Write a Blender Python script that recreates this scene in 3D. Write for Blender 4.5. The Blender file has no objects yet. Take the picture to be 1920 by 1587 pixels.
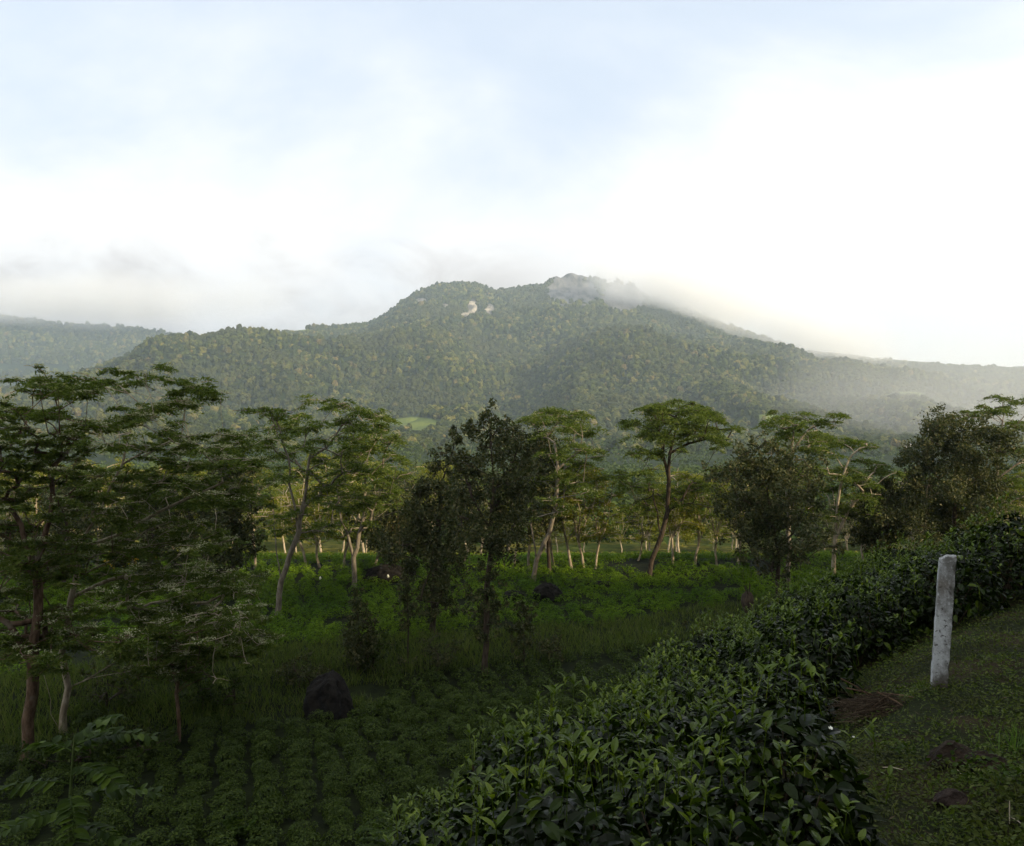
import bpy, math
import numpy as np

sc = bpy.context.scene
COL = sc.collection
# ------------------------------------------------------------------ camera
F, CX, CY = 1500.0, 960.0, 793.5          # focal length and centre, in photo pixels (1920 x 1587)
cam_d = bpy.data.cameras.new("camera")
cam = bpy.data.objects.new("camera", cam_d)
COL.objects.link(cam)
cam.location = (0, 0, 0)
cam.rotation_euler = (math.radians(90), 0, 0)
cam_d.sensor_fit = 'HORIZONTAL'
cam_d.sensor_width = 36.0
cam_d.lens = 36.0 * F / 1920.0
cam_d.clip_start = 0.1
cam_d.clip_end = 30000
sc.camera = cam

# ------------------------------------------------------------------ render settings
SUN_EL, SUN_AZ = math.radians(20), math.radians(121)   # azimuth clockwise from +Y (view direction)
sc.view_settings.view_transform = 'Standard'
sc.view_settings.look = 'None'
sc.view_settings.exposure = 0.55
sc.view_settings.gamma = 1.0
sc.render.engine = 'CYCLES'
cy = sc.cycles
cy.use_denoising = True
cy.max_bounces = 6
cy.diffuse_bounces = 2
cy.glossy_bounces = 2
cy.transmission_bounces = 2
cy.volume_bounces = 5
cy.transparent_max_bounces = 4
cy.caustics_reflective = False
cy.caustics_refractive = False
cy.volume_step_rate = 1.0
cy.volume_max_steps = 256
cy.sample_clamp_indirect = 4.0


# ------------------------------------------------------------------ node helpers
class NT:
    def __init__(s, tree):
        s.t = tree; s.n = tree.nodes; s.l = tree.links

    def node(s, typ, **kw):
        nd = s.n.new(typ)
        for k, v in kw.items():
            setattr(nd, k, v)
        return nd

    def put(s, sock, v):
        if isinstance(v, bpy.types.NodeSocket):
            s.l.new(v, sock)
        elif isinstance(v, (tuple, list)):
            v = tuple(v)
            sock.default_value = v + (1.0,) if (len(v) == 3 and sock.type == 'RGBA') else v
        else:
            sock.default_value = v

    def math(s, op, a, b=0.0, c=0.0, clamp=False):
        nd = s.node('ShaderNodeMath', operation=op, use_clamp=clamp)
        s.put(nd.inputs[0], a); s.put(nd.inputs[1], b); s.put(nd.inputs[2], c)
        return nd.outputs[0]

    def ss(s, v, lo, hi):
        nd = s.node('ShaderNodeMapRange', interpolation_type='SMOOTHSTEP')
        s.put(nd.inputs[0], v); s.put(nd.inputs[1], lo); s.put(nd.inputs[2], hi)
        s.put(nd.inputs[3], 0.0); s.put(nd.inputs[4], 1.0)
        return nd.outputs[0]

    def mix(s, f, a, b, blend='MIX'):
        nd = s.node('ShaderNodeMix', data_type='RGBA', blend_type=blend)
        s.put(nd.inputs[0], f); s.put(nd.inputs[6], a); s.put(nd.inputs[7], b)
        return nd.outputs[2]

    def noise(s, vec, scale, detail=4.0, rough=0.55, dist=0.0):
        nd = s.node('ShaderNodeTexNoise')
        if vec is not None: s.put(nd.inputs['Vector'], vec)
        nd.inputs['Scale'].default_value = scale
        nd.inputs['Detail'].default_value = detail
        nd.inputs['Roughness'].default_value = rough
        nd.inputs['Distortion'].default_value = dist
        return nd.outputs[0]

    def ramp(s, f, stops):
        nd = s.node('ShaderNodeValToRGB')
        e = nd.color_ramp.elements
        while len(e) < len(stops): e.new(0.5)
        for el, (p, c) in zip(e, stops):
            el.position = p; el.color = tuple(c) + (1.0,)
        s.put(nd.inputs[0], f)
        return nd.outputs[0]

    def comb(s, x, y, z):
        nd = s.node('ShaderNodeCombineXYZ')
        s.put(nd.inputs[0], x); s.put(nd.inputs[1], y); s.put(nd.inputs[2], z)
        return nd.outputs[0]


# ------------------------------------------------------------------ sky
world = bpy.data.worlds.new("World")
sc.world = world
world.use_nodes = True
w = NT(world.node_tree)
w.n.clear()
tc = w.node('ShaderNodeTexCoord')
sep = w.node('ShaderNodeSeparateXYZ')
w.l.new(tc.outputs['Generated'], sep.inputs[0])
dx, dy, dz = sep.outputs
sky = w.node('ShaderNodeTexSky', sky_type='NISHITA')
sky.sun_disc = False
sky.sun_elevation = SUN_EL
sky.sun_rotation = SUN_AZ
sky.air_density = 1.0
sky.dust_density = 1.5
den = w.math('ADD', w.math('MAXIMUM', dz, 0.0), 0.22)
pv = w.comb(w.math('DIVIDE', dx, den), w.math('DIVIDE', dy, den), 0.0)
n_hi = w.noise(pv, 0.75, 7.0, 0.55, 0.4)                  # high thin cloud
n_lo = w.noise(w.comb(dx, w.math('MULTIPLY', dy, 0.6), w.math('MULTIPLY', dz, 1.7)), 5.2, 8.0, 0.58, 0.6)
blue = w.ss(w.math('ADD', w.math('ADD', w.math('MULTIPLY', dz, 1.25), w.math('MULTIPLY', dx, -0.12)),
            w.math('MULTIPLY', w.math('SUBTRACT', n_hi, 0.5), 1.1)), 0.22, 0.60)
cl_white = (9.0, 8.75, 8.5)
cl_grey = (4.4, 3.8, 3.45)
# grey bank of low cloud on the side away from the sun, over the ridges
bank = w.math('MULTIPLY', w.ss(w.math('ADD', dz, w.math('MULTIPLY', w.math('SUBTRACT', n_lo, .5), -.22)), 0.235, 0.10), w.ss(dx, 0.16, -0.10))
bank = w.math('MULTIPLY', bank, w.math('ADD', .35, w.math('MULTIPLY', w.ss(n_lo, 0.36, 0.60), .65)))
cloud_c = w.mix(bank, cl_white, cl_grey)
warm = w.math('MULTIPLY', w.ss(dz, 0.16, 0.04), w.ss(dx, 0.15, 0.5))
cloud_c = w.mix(w.math('MULTIPLY', warm, 0.6), cloud_c, (8.6, 7.9, 6.6))
sky_b = w.mix(0.55, sky.outputs[0], (4.2, 5.9, 8.3))
col = w.mix(w.math('MULTIPLY', blue, 0.66), cloud_c, sky_b)
# unseen sky overhead and behind: bright cloud added there to lift the ambient light
unseen_s = w.math('MAXIMUM', w.ss(dz, 0.50, 0.80), w.ss(w.math('ADD', dy, w.math('MULTIPLY', n_hi, .3)), 0.45, -0.15))
fill_cloud = w.mix(w.math('ADD', w.math('MULTIPLY', w.ss(n_hi, .4, .65), .4), .4), sky.outputs[0], (14.5, 14.2, 13.6))
col = w.mix(unseen_s, col, fill_cloud)
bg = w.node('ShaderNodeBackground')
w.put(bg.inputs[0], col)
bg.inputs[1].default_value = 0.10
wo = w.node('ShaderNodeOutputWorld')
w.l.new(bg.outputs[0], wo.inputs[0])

# ------------------------------------------------------------------ sun
sd = bpy.data.lights.new("sun", 'SUN')
sd.energy = 5.0
sd.angle = math.radians(0.6)
sd.color = (1.0, 0.81, 0.52)
sun = bpy.data.objects.new("sun", sd)
COL.objects.link(sun)
sun.rotation_euler = (math.pi / 2 - SUN_EL, 0, math.pi - SUN_AZ)   # lamp points down its -Z
sun.location = (100, -20, 60)


# ------------------------------------------------------------------ object helpers
def tag(o, label=None, cat=None, group=None, kind=None):
    if label: o['label'] = label
    if cat: o['category'] = cat
    if group: o['group'] = group
    if kind: o['kind'] = kind
    return o


def empty(name, loc, rz=0.0):
    o = bpy.data.objects.new(name, None)
    COL.objects.link(o)
    o.location = loc
    o.rotation_euler = (0, 0, rz)
    o.empty_display_size = 0.2
    return o


def mesh_from(name, V, faces, mat, smooth=False):
    """V (n,3); faces: list of int arrays (k,3) or (k,4)"""
    me = bpy.data.meshes.new(name)
    V = np.ascontiguousarray(V, dtype=np.float32)
    faces = [np.asarray(f, dtype=np.int32) for f in faces if len(f)]
    me.vertices.add(len(V))
    me.vertices.foreach_set("co", V.ravel())
    nl = sum(f.size for f in faces)
    npoly = sum(len(f) for f in faces)
    me.loops.add(nl)
    me.polygons.add(npoly)
    me.loops.foreach_set("vertex_index", np.concatenate([f.ravel() for f in faces]))
    starts, tot = [], 0
    for f in faces:
        k = f.shape[1]
        starts.append(tot + np.arange(len(f)) * k)
        tot += f.size
    me.polygons.foreach_set("loop_start", np.concatenate(starts).astype(np.int32))
    me.polygons.foreach_set("use_smooth", np.full(npoly, bool(smooth)))
    me.update(calc_edges=True)
    if mat: me.materials.append(mat)
    return me


def obj(name, me, parent=None):
    o = bpy.data.objects.new(name, me)
    COL.objects.link(o)
    if parent: o.parent = parent
    return o


class Acc:
    def __init__(s): s.V = []; s.F3 = []; s.F4 = []; s.n = 0

    def add(s, V, F):
        V = np.asarray(V, dtype=np.float64); F = np.asarray(F)
        s.V.append(V)
        (s.F4 if F.shape[1] == 4 else s.F3).append(F + s.n)
        s.n += len(V)
        return s

    def mesh(s, name, mat, off=(0, 0, 0), smooth=False):
        # F3 first, then F4
        V = np.concatenate(s.V) - np.asarray(off)
        fs = []
        if s.F3: fs.append(np.concatenate(s.F3))
        if s.F4: fs.append(np.concatenate(s.F4))
        return mesh_from(name, V, fs, mat, smooth)


def scatter(TV, TF, P, R, S):
    """copies of a template: P (n,3), R (n,3,3) columns = local axes, S (n,) or (n,3)"""
    n, m = len(P), len(TV)
    S = np.asarray(S)
    if S.ndim == 1: S = S[:, None].repeat(3, 1)
    L = TV[None] * S[:, None, :]
    V = np.einsum('nij,nmj->nmi', R, L) + P[:, None, :]
    Fx = (TF[None] + (np.arange(n) * m)[:, None, None]).reshape(-1, TF.shape[1])
    return V.reshape(-1, 3), Fx


def nrm(v):
    return v / (np.linalg.norm(v, axis=-1, keepdims=True) + 1e-9)


def frames(normal, rng, fwd=None, jitter=0.0):
    """rotation matrices with local Z = normal and a random (or given) local Y"""
    N = nrm(normal)
    if fwd is None:
        fwd = rng.normal(size=N.shape)
    if jitter: fwd = nrm(fwd) + rng.normal(size=N.shape) * jitter
    Y = nrm(fwd - N * (fwd * N).sum(1, keepdims=True))
    X = np.cross(Y, N)
    return np.stack([X, Y, N], axis=2)


LEAF_V = np.array([[0, 0, 0], [.26, .45, .05], [0, 1, 0], [-.26, .45, .05]], float)
LEAF_F = np.array([[0, 1, 2, 3]])
NARROW_V = np.array([[0, 0, 0], [.13, .5, .03], [0, 1, -.04], [-.13, .5, .03]], float)


def tea_leaf():
    ys = np.array([0, .18, .42, .7, .9, 1.0]); wd = np.array([.03, .19, .27, .23, .11, .006])
    V = []
    for y, ww in zip(ys, wd):
        dz = -.30 * y * y + .02
        V += [[-ww, y, dz + ww * .38], [0, y, dz], [ww, y, dz + ww * .38]]
    Fq = []
    for i in range(len(ys) - 1):
        a = i * 3
        Fq += [[a, a + 1, a + 4, a + 3], [a + 1, a + 2, a + 5, a + 4]]
    return np.array(V, float), np.array(Fq)


TEA_V, TEA_F = tea_leaf()


def tube(P, R, sides=6, cap=True):
    P = np.asarray(P, float); R = np.asarray(R, float)
    n = len(P)
    T = np.gradient(P, axis=0); T = nrm(T)
    up = np.array([0.31, 0.17, 0.93])
    A = np.cross(T, up); bad = np.linalg.norm(A, axis=1) < 0.05
    A[bad] = np.cross(T[bad], [1, 0, 0]); A = nrm(A)
    for i in range(1, n):
        A[i] = A[i - 1] - T[i] * A[i - 1].dot(T[i]); A[i] /= np.linalg.norm(A[i]) + 1e-9
    B = np.cross(T, A)
    th = np.linspace(0, 2 * np.pi, sides, endpoint=False)
    V = P[:, None] + R[:, None, None] * (np.cos(th)[None, :, None] * A[:, None] + np.sin(th)[None, :, None] * B[:, None])
    V = V.reshape(-1, 3)
    i, j = np.meshgrid(np.arange(n - 1), np.arange(sides), indexing='ij')
    a = i * sides + j; b = i * sides + (j + 1) % sides
    Fq = np.stack([a, b, b + sides, a + sides], -1).reshape(-1, 4)
    return V, Fq


# value noise
_tab = np.random.default_rng(5).random((256, 256))


def vn(x, y):
    xi = np.floor(x).astype(int); yi = np.floor(y).astype(int)
    fx = x - xi; fy = y - yi
    fx = fx * fx * (3 - 2 * fx); fy = fy * fy * (3 - 2 * fy)
    a = _tab[xi & 255, yi & 255]; b = _tab[(xi + 1) & 255, yi & 255]
    c = _tab[xi & 255, (yi + 1) & 255]; d = _tab[(xi + 1) & 255, (yi + 1) & 255]
    return (a * (1 - fx) + b * fx) * (1 - fy) + (c * (1 - fx) + d * fx) * fy - 0.5


def fbm(x, y, o=4):
    s = 0; a = 1.0; f = 1.0
    for k in range(o):
        s = s + a * vn(x * f + 17.3 * k, y * f + 9.1 * k); a *= .5; f *= 2.03
    return s


def sst(x, a, b):
    t = np.clip((x - a) / (b - a), 0, 1)
    return t * t * (3 - 2 * t)


# ------------------------------------------------------------------ terrain height
SKY_X = np.array([-1400, -600, -200, 0, 100, 180, 250, 370, 500, 590, 640, 690, 720, 745, 780, 820, 870, 900, 930, 960,
                  990, 1020, 1036, 1060, 1095, 1112, 1150, 1185, 1200, 1218, 1260, 1320, 1400, 1500, 1560, 1700, 1800,
                  1920, 2200, 2800], float)
SKY_Y = np.array([810, 790, 768, 745, 720, 694, 668, 640, 626, 616, 617, 610, 597, 578, 552, 537, 533, 539, 549, 544,
                  540, 536, 517, 513, 515, 522, 527, 532, 540, 560, 578, 598, 628, 661, 667, 684, 691,
                  697, 706, 700], float)
_gx = np.arange(-1400, 2801, 10.0)
_gy = np.interp(_gx, SKY_X, SKY_Y)
_k = np.exp(-np.linspace(-2.5, 2.5, 31) ** 2); _k /= _k.sum()
_gs = np.convolve(np.pad(_gy, 15, mode='edge'), _k, mode='valid')
_gs = _gs + 6
DEP_X = np.array([-1400, 100, 370, 590, 720, 870, 1060, 1300, 1560, 1920, 2800], float)
KM = 1.7
DEP_Y = KM * np.array([1700, 1800, 2050, 2500, 2850, 2950, 3100, 2950, 2650, 2500, 2400], float)
RDG_X = np.array([-1400, -800, 0, 100, 250, 370, 500, 700, 1200, 1700, 1800, 1920, 2400], float)
RDG_Y = np.array([560, 575, 592, 606, 616, 634, 660, 700, 760, 720, 692, 686, 680], float)
Y0 = 1150.0
NU = np.array([-0.785, 0.62]); NV_ = np.array([0.62, 0.785]); N0 = np.array([1.2, 3.4])


def uv_near(x, y):
    ax = x - N0[0]; ay = y - N0[1]
    return ax * NU[0] + ay * NU[1], ax * NV_[0] + ay * NV_[1]


def smax(a, b, k):
    h = np.clip(.5 + .5 * (a - b) / k, 0, 1)
    return b * (1 - h) + a * h + k * h * (1 - h)


def H(x, y):
    x = np.asarray(x, float); y = np.asarray(y, float)
    # plateau with the tea fields, falling away beyond it
    yy = np.maximum(y, -50)
    p = -13 - 0.165 * (np.maximum(yy - 70, 0) - np.maximum(yy - 190, 0)) - 0.038 * (np.maximum(yy - 190, 0) - np.maximum(yy - 900, 0))
    p = p + 0.55 * fbm(x / 17 + 3, y / 17, 3) * sst(y, 10, 30) + 9 * fbm(x / 120, y / 120, 3) * sst(y, 130, 400)
    p = p + 1.0 * sst(y - 0.38 * x, 38, 47)
    # the near bank
    u, v = uv_near(x, y)
    g = -1.9 - 0.17 * np.minimum(u, 0) - 0.5 * np.clip(u, 0, 3.6) - 0.98 * np.maximum(u - 3.6, 0)
    g = g + 0.62 * np.maximum(-u - 6, 0)  # unseen rise behind the camera, steepened to block sky light
    g = np.minimum(g, 42)
    g = g - 55 * sst(v, 10, 52)
    z = smax(g, p, 1.2)
    z = z + 0.05 * fbm(x * 1.3, y * 1.3, 3) * sst(np.hypot(x, y), 40, 4)
    # unseen hill to the right, added and shaped to shade the fields
    hx = sst(x - 0.66 * np.maximum(y, 0), 8, 30) * (1 - sst(x, 220, 420))
    z = z + hx * np.clip(1.04 * math.tan(SUN_EL) / -math.cos(SUN_AZ) * (HILL_Y - y) + 2.5 * fbm(x / 14, y / 14, 3), 0, 78)
    # mountain
    front = y > 150
    ys = np.where(front, y, 150.0)
    px = np.clip(CX + F * x / ys, -1400, 2800)
    sk = (CY - np.interp(px, _gx, _gy)) / F
    sm = (CY - np.interp(px, _gx, _gs)) / F
    D = np.interp(px, DEP_X, DEP_Y)
    zb = -62.0
    t = np.clip((ys - Y0) / (D - Y0), 0, 1)
    top = sm * D
    zm = zb + (top - zb) * t ** 1.35 + (sk - sm) * D * sst(t, .80 + .15 * sst(px, 985, 1030) * (1 - sst(px, 1200, 1260)), .985)
    gul = fbm(x / 560 + 7, y / 710, 4) + 0.5 * (np.abs(fbm(x / 440 + 31, y / 1190 + 5, 3)) * -2 + .3)
    zm = zm + 175 * gul * np.clip(t * (1 - t) * 4, 0, 1) * (1 - sst(t, .8, .99))
    crag = sst(px, 1015, 1035) * (1 - sst(px, 1205, 1225)) * sst(t, .93, .97)
    zm = zm + crag * (34 * fbm(x / 55, y / 160, 4) - 14)
    back = np.clip((ys - D) / 1500, 0, 1)
    zm = zm - back * 0.75 * np.maximum(zm + 40, 0)
    # far ridge
    D2 = 3500.0 * KM
    s2 = (CY - np.interp(px, RDG_X, RDG_Y)) / F
    t2 = np.clip((ys - 2200 * KM) / (D2 - 2200 * KM), 0, 1)
    z2 = -40 + (s2 * D2 + 40) * t2 ** 1.2 - np.clip((ys - D2) / 1500, 0, 1) * 850
    z2 = z2 + 100 * fbm(x / 680, y / 850, 4) * np.clip(t2 * (1 - t2) * 4, 0, 1)
    zz = smax(zm, z2, 30)
    k = sst(ys, Y0 - 250, Y0 + 150) * front
    return z * (1 - k) + np.where(front, zz, 0) * k


HAZE = 0.88e-4
HILL_Y = 57.5


def hit(px, py, dmin=0):
    """ground point seen at a photo pixel"""
    a = (px - CX) / F; s = (CY - py) / F
    d = np.exp(np.linspace(math.log(3), math.log(7500), 6000))
    if py < 1200 or px < 800: d = d[d > 18]
    if dmin: d = d[d >= dmin]
    z = H(a * d, d)
    below = np.nonzero(z >= s * d)[0]
    i = below[0] if len(below) else len(d) - 1
    return np.array([a * d[i], d[i], float(H(a * d[i], d[i]))])


def P3(px, py, d):
    return np.array([(px - CX) / F * d, d, (CY - py) / F * d])


def proj(P):
    P = np.asarray(P)
    return CX + F * P[..., 0] / P[..., 1], CY - F * P[..., 2] / P[..., 1]


# ------------------------------------------------------------------ materials
def new_mat(name):
    m = bpy.data.materials.new(name)
    m.use_nodes = True
    t = NT(m.node_tree); t.n.clear()
    out = t.node('ShaderNodeOutputMaterial')
    return m, t, out


def leaf_mat(name, stops, rough=0.5, spec=0.35, transl=0.25, patch=None, shade_relief=None):
    m, t, out = new_mat(name)
    geo = t.node('ShaderNodeNewGeometry')
    c = t.ramp(geo.outputs['Random Per Island'], stops)
    if patch:
        pc, pscale = patch
        n = t.noise(geo.outputs['Position'], pscale, 3.0, .6)
        c = t.mix(t.ss(n, .42, .66), c, pc)
    b = t.node('ShaderNodeBsdfPrincipled')
    t.put(b.inputs['Base Color'], c)
    b.inputs['Roughness'].default_value = rough
    b.inputs['Specular IOR Level'].default_value = spec
    if shade_relief:
        nr = t.noise(geo.outputs['Position'], shade_relief[0], 4.0, .7)
        t.put(b.inputs['Base Color'], t.mix(t.ss(nr, .36, .64), t.mix(1.0, c, (.42, .46, .55), 'MULTIPLY'), t.mix(1.0, c, (1.45, 1.4, 1.2), 'MULTIPLY')))  # cool shade and warm light among leaf clumps put into the colour
        bp = t.node('ShaderNodeBump'); bp.inputs['Strength'].default_value = 1.0; bp.inputs['Distance'].default_value = shade_relief[1]
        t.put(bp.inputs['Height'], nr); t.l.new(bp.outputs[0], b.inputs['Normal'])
    if transl:
        tr = t.node('ShaderNodeBsdfTranslucent')
        t.put(tr.inputs[0], t.mix(1.0, c, (1.25, 1.35, .55), 'MULTIPLY'))
        mx = t.node('ShaderNodeMixShader')
        mx.inputs[0].default_value = transl
        t.l.new(b.outputs[0], mx.inputs[1]); t.l.new(tr.outputs[0], mx.inputs[2])
        t.l.new(mx.outputs[0], out.inputs[0])
    else:
        t.l.new(b.outputs[0], out.inputs[0])
    return m


def bark_mat(name, c1, c2, scale=6.0, c3=None):
    m, t, out = new_mat(name)
    tcn = t.node('ShaderNodeTexCoord')
    mp = t.node('ShaderNodeMapping'); mp.inputs['Scale'].default_value = (1, 1, .35)
    t.l.new(tcn.outputs['Object'], mp.inputs[0])
    n = t.noise(mp.outputs[0], scale, 6.0, .65)
    c = t.mix(t.ss(n, .35, .65), c1, c2)
    if c3:
        n2 = t.noise(tcn.outputs['Object'], 1.1, 3.0, .6)
        c = t.mix(t.ss(n2, .55, .7), c, c3)
    b = t.node('ShaderNodeBsdfPrincipled')
    t.put(b.inputs['Base Color'], c)
    b.inputs['Roughness'].default_value = .9
    b.inputs['Specular IOR Level'].default_value = .15
    bp = t.node('ShaderNodeBump'); bp.inputs['Strength'].default_value = .6; bp.inputs['Distance'].default_value = .03
    t.put(bp.inputs['Height'], n); t.l.new(bp.outputs[0], b.inputs['Normal'])
    t.l.new(b.outputs[0], out.inputs[0])
    return m


def rock_mat(name, c1, c2, scale=3.0, dist=.05):
    m, t, out = new_mat(name)
    tcn = t.node('ShaderNodeTexCoord')
    n = t.noise(tcn.outputs['Object'], scale, 8.0, .65)
    n2 = t.noise(tcn.outputs['Object'], scale * 5, 4.0, .6)
    c = t.mix(t.ss(n, .4, .62), c1, c2)
    c = t.mix(t.math('MULTIPLY', t.ss(n2, .55, .7), .5), c, tuple(x * 1.8 for x in c2))
    b = t.node('ShaderNodeBsdfPrincipled')
    t.put(b.inputs['Base Color'], c)
    b.inputs['Roughness'].default_value = .9
    b.inputs['Specular IOR Level'].default_value = .2
    bp = t.node('ShaderNodeBump'); bp.inputs['Strength'].default_value = .8; bp.inputs['Distance'].default_value = dist
    t.put(bp.inputs['Height'], n); t.l.new(bp.outputs[0], b.inputs['Normal'])
    t.l.new(b.outputs[0], out.inputs[0])
    return m


M_ALB = leaf_mat('albizia_leaf', [(0, (.046, .076, .012)), (.5, (.074, .108, .018)), (1, (.14, .165, .040))], .65, .15, .38)
M_ALBLIT = leaf_mat('sunlit_albizia_leaf', [(0, (.095, .125, .014)), (.5, (.145, .165, .024)), (1, (.25, .22, .05))], .6, .12, .45)  # albizia leaf with the belt's warm sunlight put into its colour
M_OAK = leaf_mat('silver_oak_leaf', [(0, (.028, .038, .013)), (.6, (.052, .064, .022)), (1, (.11, .10, .042))], .6, .2, .25)
M_TEA = leaf_mat('tea_leaf', [(0, (.0025, .006, .0006)), (.5, (.0065, .014, .001)), (.85, (.018, .034, .003)), (1, (.06, .09, .008))], .32, .14, .22)
M_SHOOT = leaf_mat('tea_shoot', [(0, (.032, .058, .003)), (.7, (.068, .11, .006)), (1, (.15, .20, .016))], .32, .25, .3)
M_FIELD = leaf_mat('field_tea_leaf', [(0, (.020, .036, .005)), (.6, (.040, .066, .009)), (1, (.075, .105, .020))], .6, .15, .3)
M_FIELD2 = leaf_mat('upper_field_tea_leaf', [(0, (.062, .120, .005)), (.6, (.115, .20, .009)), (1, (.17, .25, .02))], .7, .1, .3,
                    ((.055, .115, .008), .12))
M_GRASS = leaf_mat('grass_blade', [(0, (.056, .088, .020)), (.7, (.095, .13, .030)), (1, (.15, .165, .056))], .75, .08, .35)
M_HERB = leaf_mat('herb_leaf', [(0, (.030, .052, .005)), (.6, (.055, .084, .009)), (1, (.10, .125, .026))], .6, .12, .3,
                  ((.036, .042, .008), 1.6))
M_FERN = leaf_mat('frond_leaf', [(0, (.016, .034, .002)), (.8, (.034, .062, .004)), (1, (.075, .12, .010))], .55, .12, .35)
M_BLOOM = leaf_mat('blossom', [(0, (.20, .22, .12)), (1, (.42, .42, .28))], .7, .1, .2)
M_WHITE = leaf_mat('white_petal', [(0, (.75, .75, .70)), (1, (.85, .85, .80))], .6, .2, .2)
M_DRY = leaf_mat('dry_strand', [(0, (.022, .015, .009)), (.7, (.045, .031, .019)), (1, (.10, .078, .05))], .8, .1, .0)
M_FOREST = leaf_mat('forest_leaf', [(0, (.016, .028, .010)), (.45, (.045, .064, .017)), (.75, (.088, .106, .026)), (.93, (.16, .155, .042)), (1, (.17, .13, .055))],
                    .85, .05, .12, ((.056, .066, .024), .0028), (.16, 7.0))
M_VALLEY = leaf_mat('valley_leaf', [(0, (.016, .034, .010)), (.5, (.032, .058, .014)), (1, (.070, .095, .025))], .8, .1, .25,
                    ((.060, .085, .018), .02))
M_BARK = bark_mat('albizia_bark', (.10, .085, .065), (.23, .20, .16), 5.0, (.16, .15, .11))
M_BARKP = bark_mat('pale_bark', (.20, .16, .11), (.42, .36, .27), 5.0)
M_BARKD = bark_mat('dark_bark', (.030, .022, .016), (.075, .058, .042), 7.0)
M_BARKR = bark_mat('reddish_bark', (.060, .036, .022), (.16, .108, .072), 5.0, (.18, .15, .115))
M_STEM = bark_mat('tea_stem', (.03, .02, .012), (.08, .06, .04), 20.0)
M_GSTEM = bark_mat('green_stem', (.05, .08, .02), (.09, .12, .04), 20.0)
M_BOULDER = rock_mat('boulder', (.0020, .0017, .0015), (.014, .012, .010), 3.0, .12)
M_CLOD = rock_mat('clod', (.012, .008, .005), (.034, .022, .013), 5.0)
M_STONE = rock_mat('stone', (.018, .012, .010), (.045, .032, .026), 6.0)


def post_mat():
    m, t, out = new_mat('weathered_concrete')
    tcn = t.node('ShaderNodeTexCoord'); o = tcn.outputs['Object']
    mp = t.node('ShaderNodeMapping'); mp.inputs['Scale'].default_value = (1, 1, .45)
    t.l.new(o, mp.inputs[0])
    n1 = t.noise(mp.outputs[0], 7.0, 6.0, .6)
    n2 = t.noise(o, 40.0, 5.0, .7)
    n3 = t.noise(o, 90.0, 3.0, .6)
    c = t.mix(t.ss(n1, .38, .60), (.40, .42, .43), (.14, .14, .132))
    c = t.mix(t.math('MULTIPLY', t.ss(n2, .54, .64), .45), c, (.50, .52, .54))
    n5 = t.noise(o, 3.1, 3.0, .6)
    c = t.mix(t.math('MULTIPLY', t.ss(n5, .50, .64), .6), c, (.16, .135, .11))
    c = t.mix(t.ss(n2, .43, .36), c, (.06, .055, .05))
    s = t.node('ShaderNodeSeparateXYZ'); t.l.new(o, s.inputs[0])
    c = t.mix(t.math('MULTIPLY', t.ss(n3, .56, .66), .5), c, (.10, .10, .085))
    mud = t.math('MULTIPLY', t.ss(s.outputs[2], .16, .0), t.ss(n1, .35, .6))
    c = t.mix(mud, c, (.06, .05, .04))
    b = t.node('ShaderNodeBsdfPrincipled')
    t.put(b.inputs['Base Color'], c)
    b.inputs['Roughness'].default_value = .9
    b.inputs['Specular IOR Level'].default_value = .2
    bp = t.node('ShaderNodeBump'); bp.inputs['Strength'].default_value = .7; bp.inputs['Distance'].default_value = .006
    t.put(bp.inputs['Height'], n2); t.l.new(bp.outputs[0], b.inputs['Normal'])
    t.l.new(b.outputs[0], out.inputs[0])
    return m


def ground_mat():
    m, t, out = new_mat('earth_and_moss')
    geo = t.node('ShaderNodeNewGeometry'); p = geo.outputs['Position']
    s = t.node('ShaderNodeSeparateXYZ'); t.l.new(p, s.inputs[0])
    n1 = t.noise(p, 1.7, 7.0, .65)
    n2 = t.noise(p, 14.0, 6.0, .7)
    n3 = t.noise(p, .06, 4.0, .6)
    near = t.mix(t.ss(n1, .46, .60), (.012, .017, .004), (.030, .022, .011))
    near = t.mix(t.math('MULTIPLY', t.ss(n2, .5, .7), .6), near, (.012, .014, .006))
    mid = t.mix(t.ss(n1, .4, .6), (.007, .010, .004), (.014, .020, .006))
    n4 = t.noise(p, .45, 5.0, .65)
    far = t.mix(t.ss(n3, .42, .58), (.17, .16, .03), (.085, .11, .02))  # meadow ground, its sunlit yellow put into the colour
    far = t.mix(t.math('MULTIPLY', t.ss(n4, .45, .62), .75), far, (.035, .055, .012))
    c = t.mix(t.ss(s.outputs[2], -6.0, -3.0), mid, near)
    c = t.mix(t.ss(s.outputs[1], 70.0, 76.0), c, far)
    b = t.node('ShaderNodeBsdfPrincipled')
    t.put(b.inputs['Base Color'], c)
    b.inputs['Roughness'].default_value = .95
    b.inputs['Specular IOR Level'].default_value = .1
    bp = t.node('ShaderNodeBump'); bp.inputs['Strength'].default_value = .8; bp.inputs['Distance'].default_value = .05
    t.put(bp.inputs['Height'], n2); t.l.new(bp.outputs[0], b.inputs['Normal'])
    t.l.new(b.outputs[0], out.inputs[0])
    return m


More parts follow.
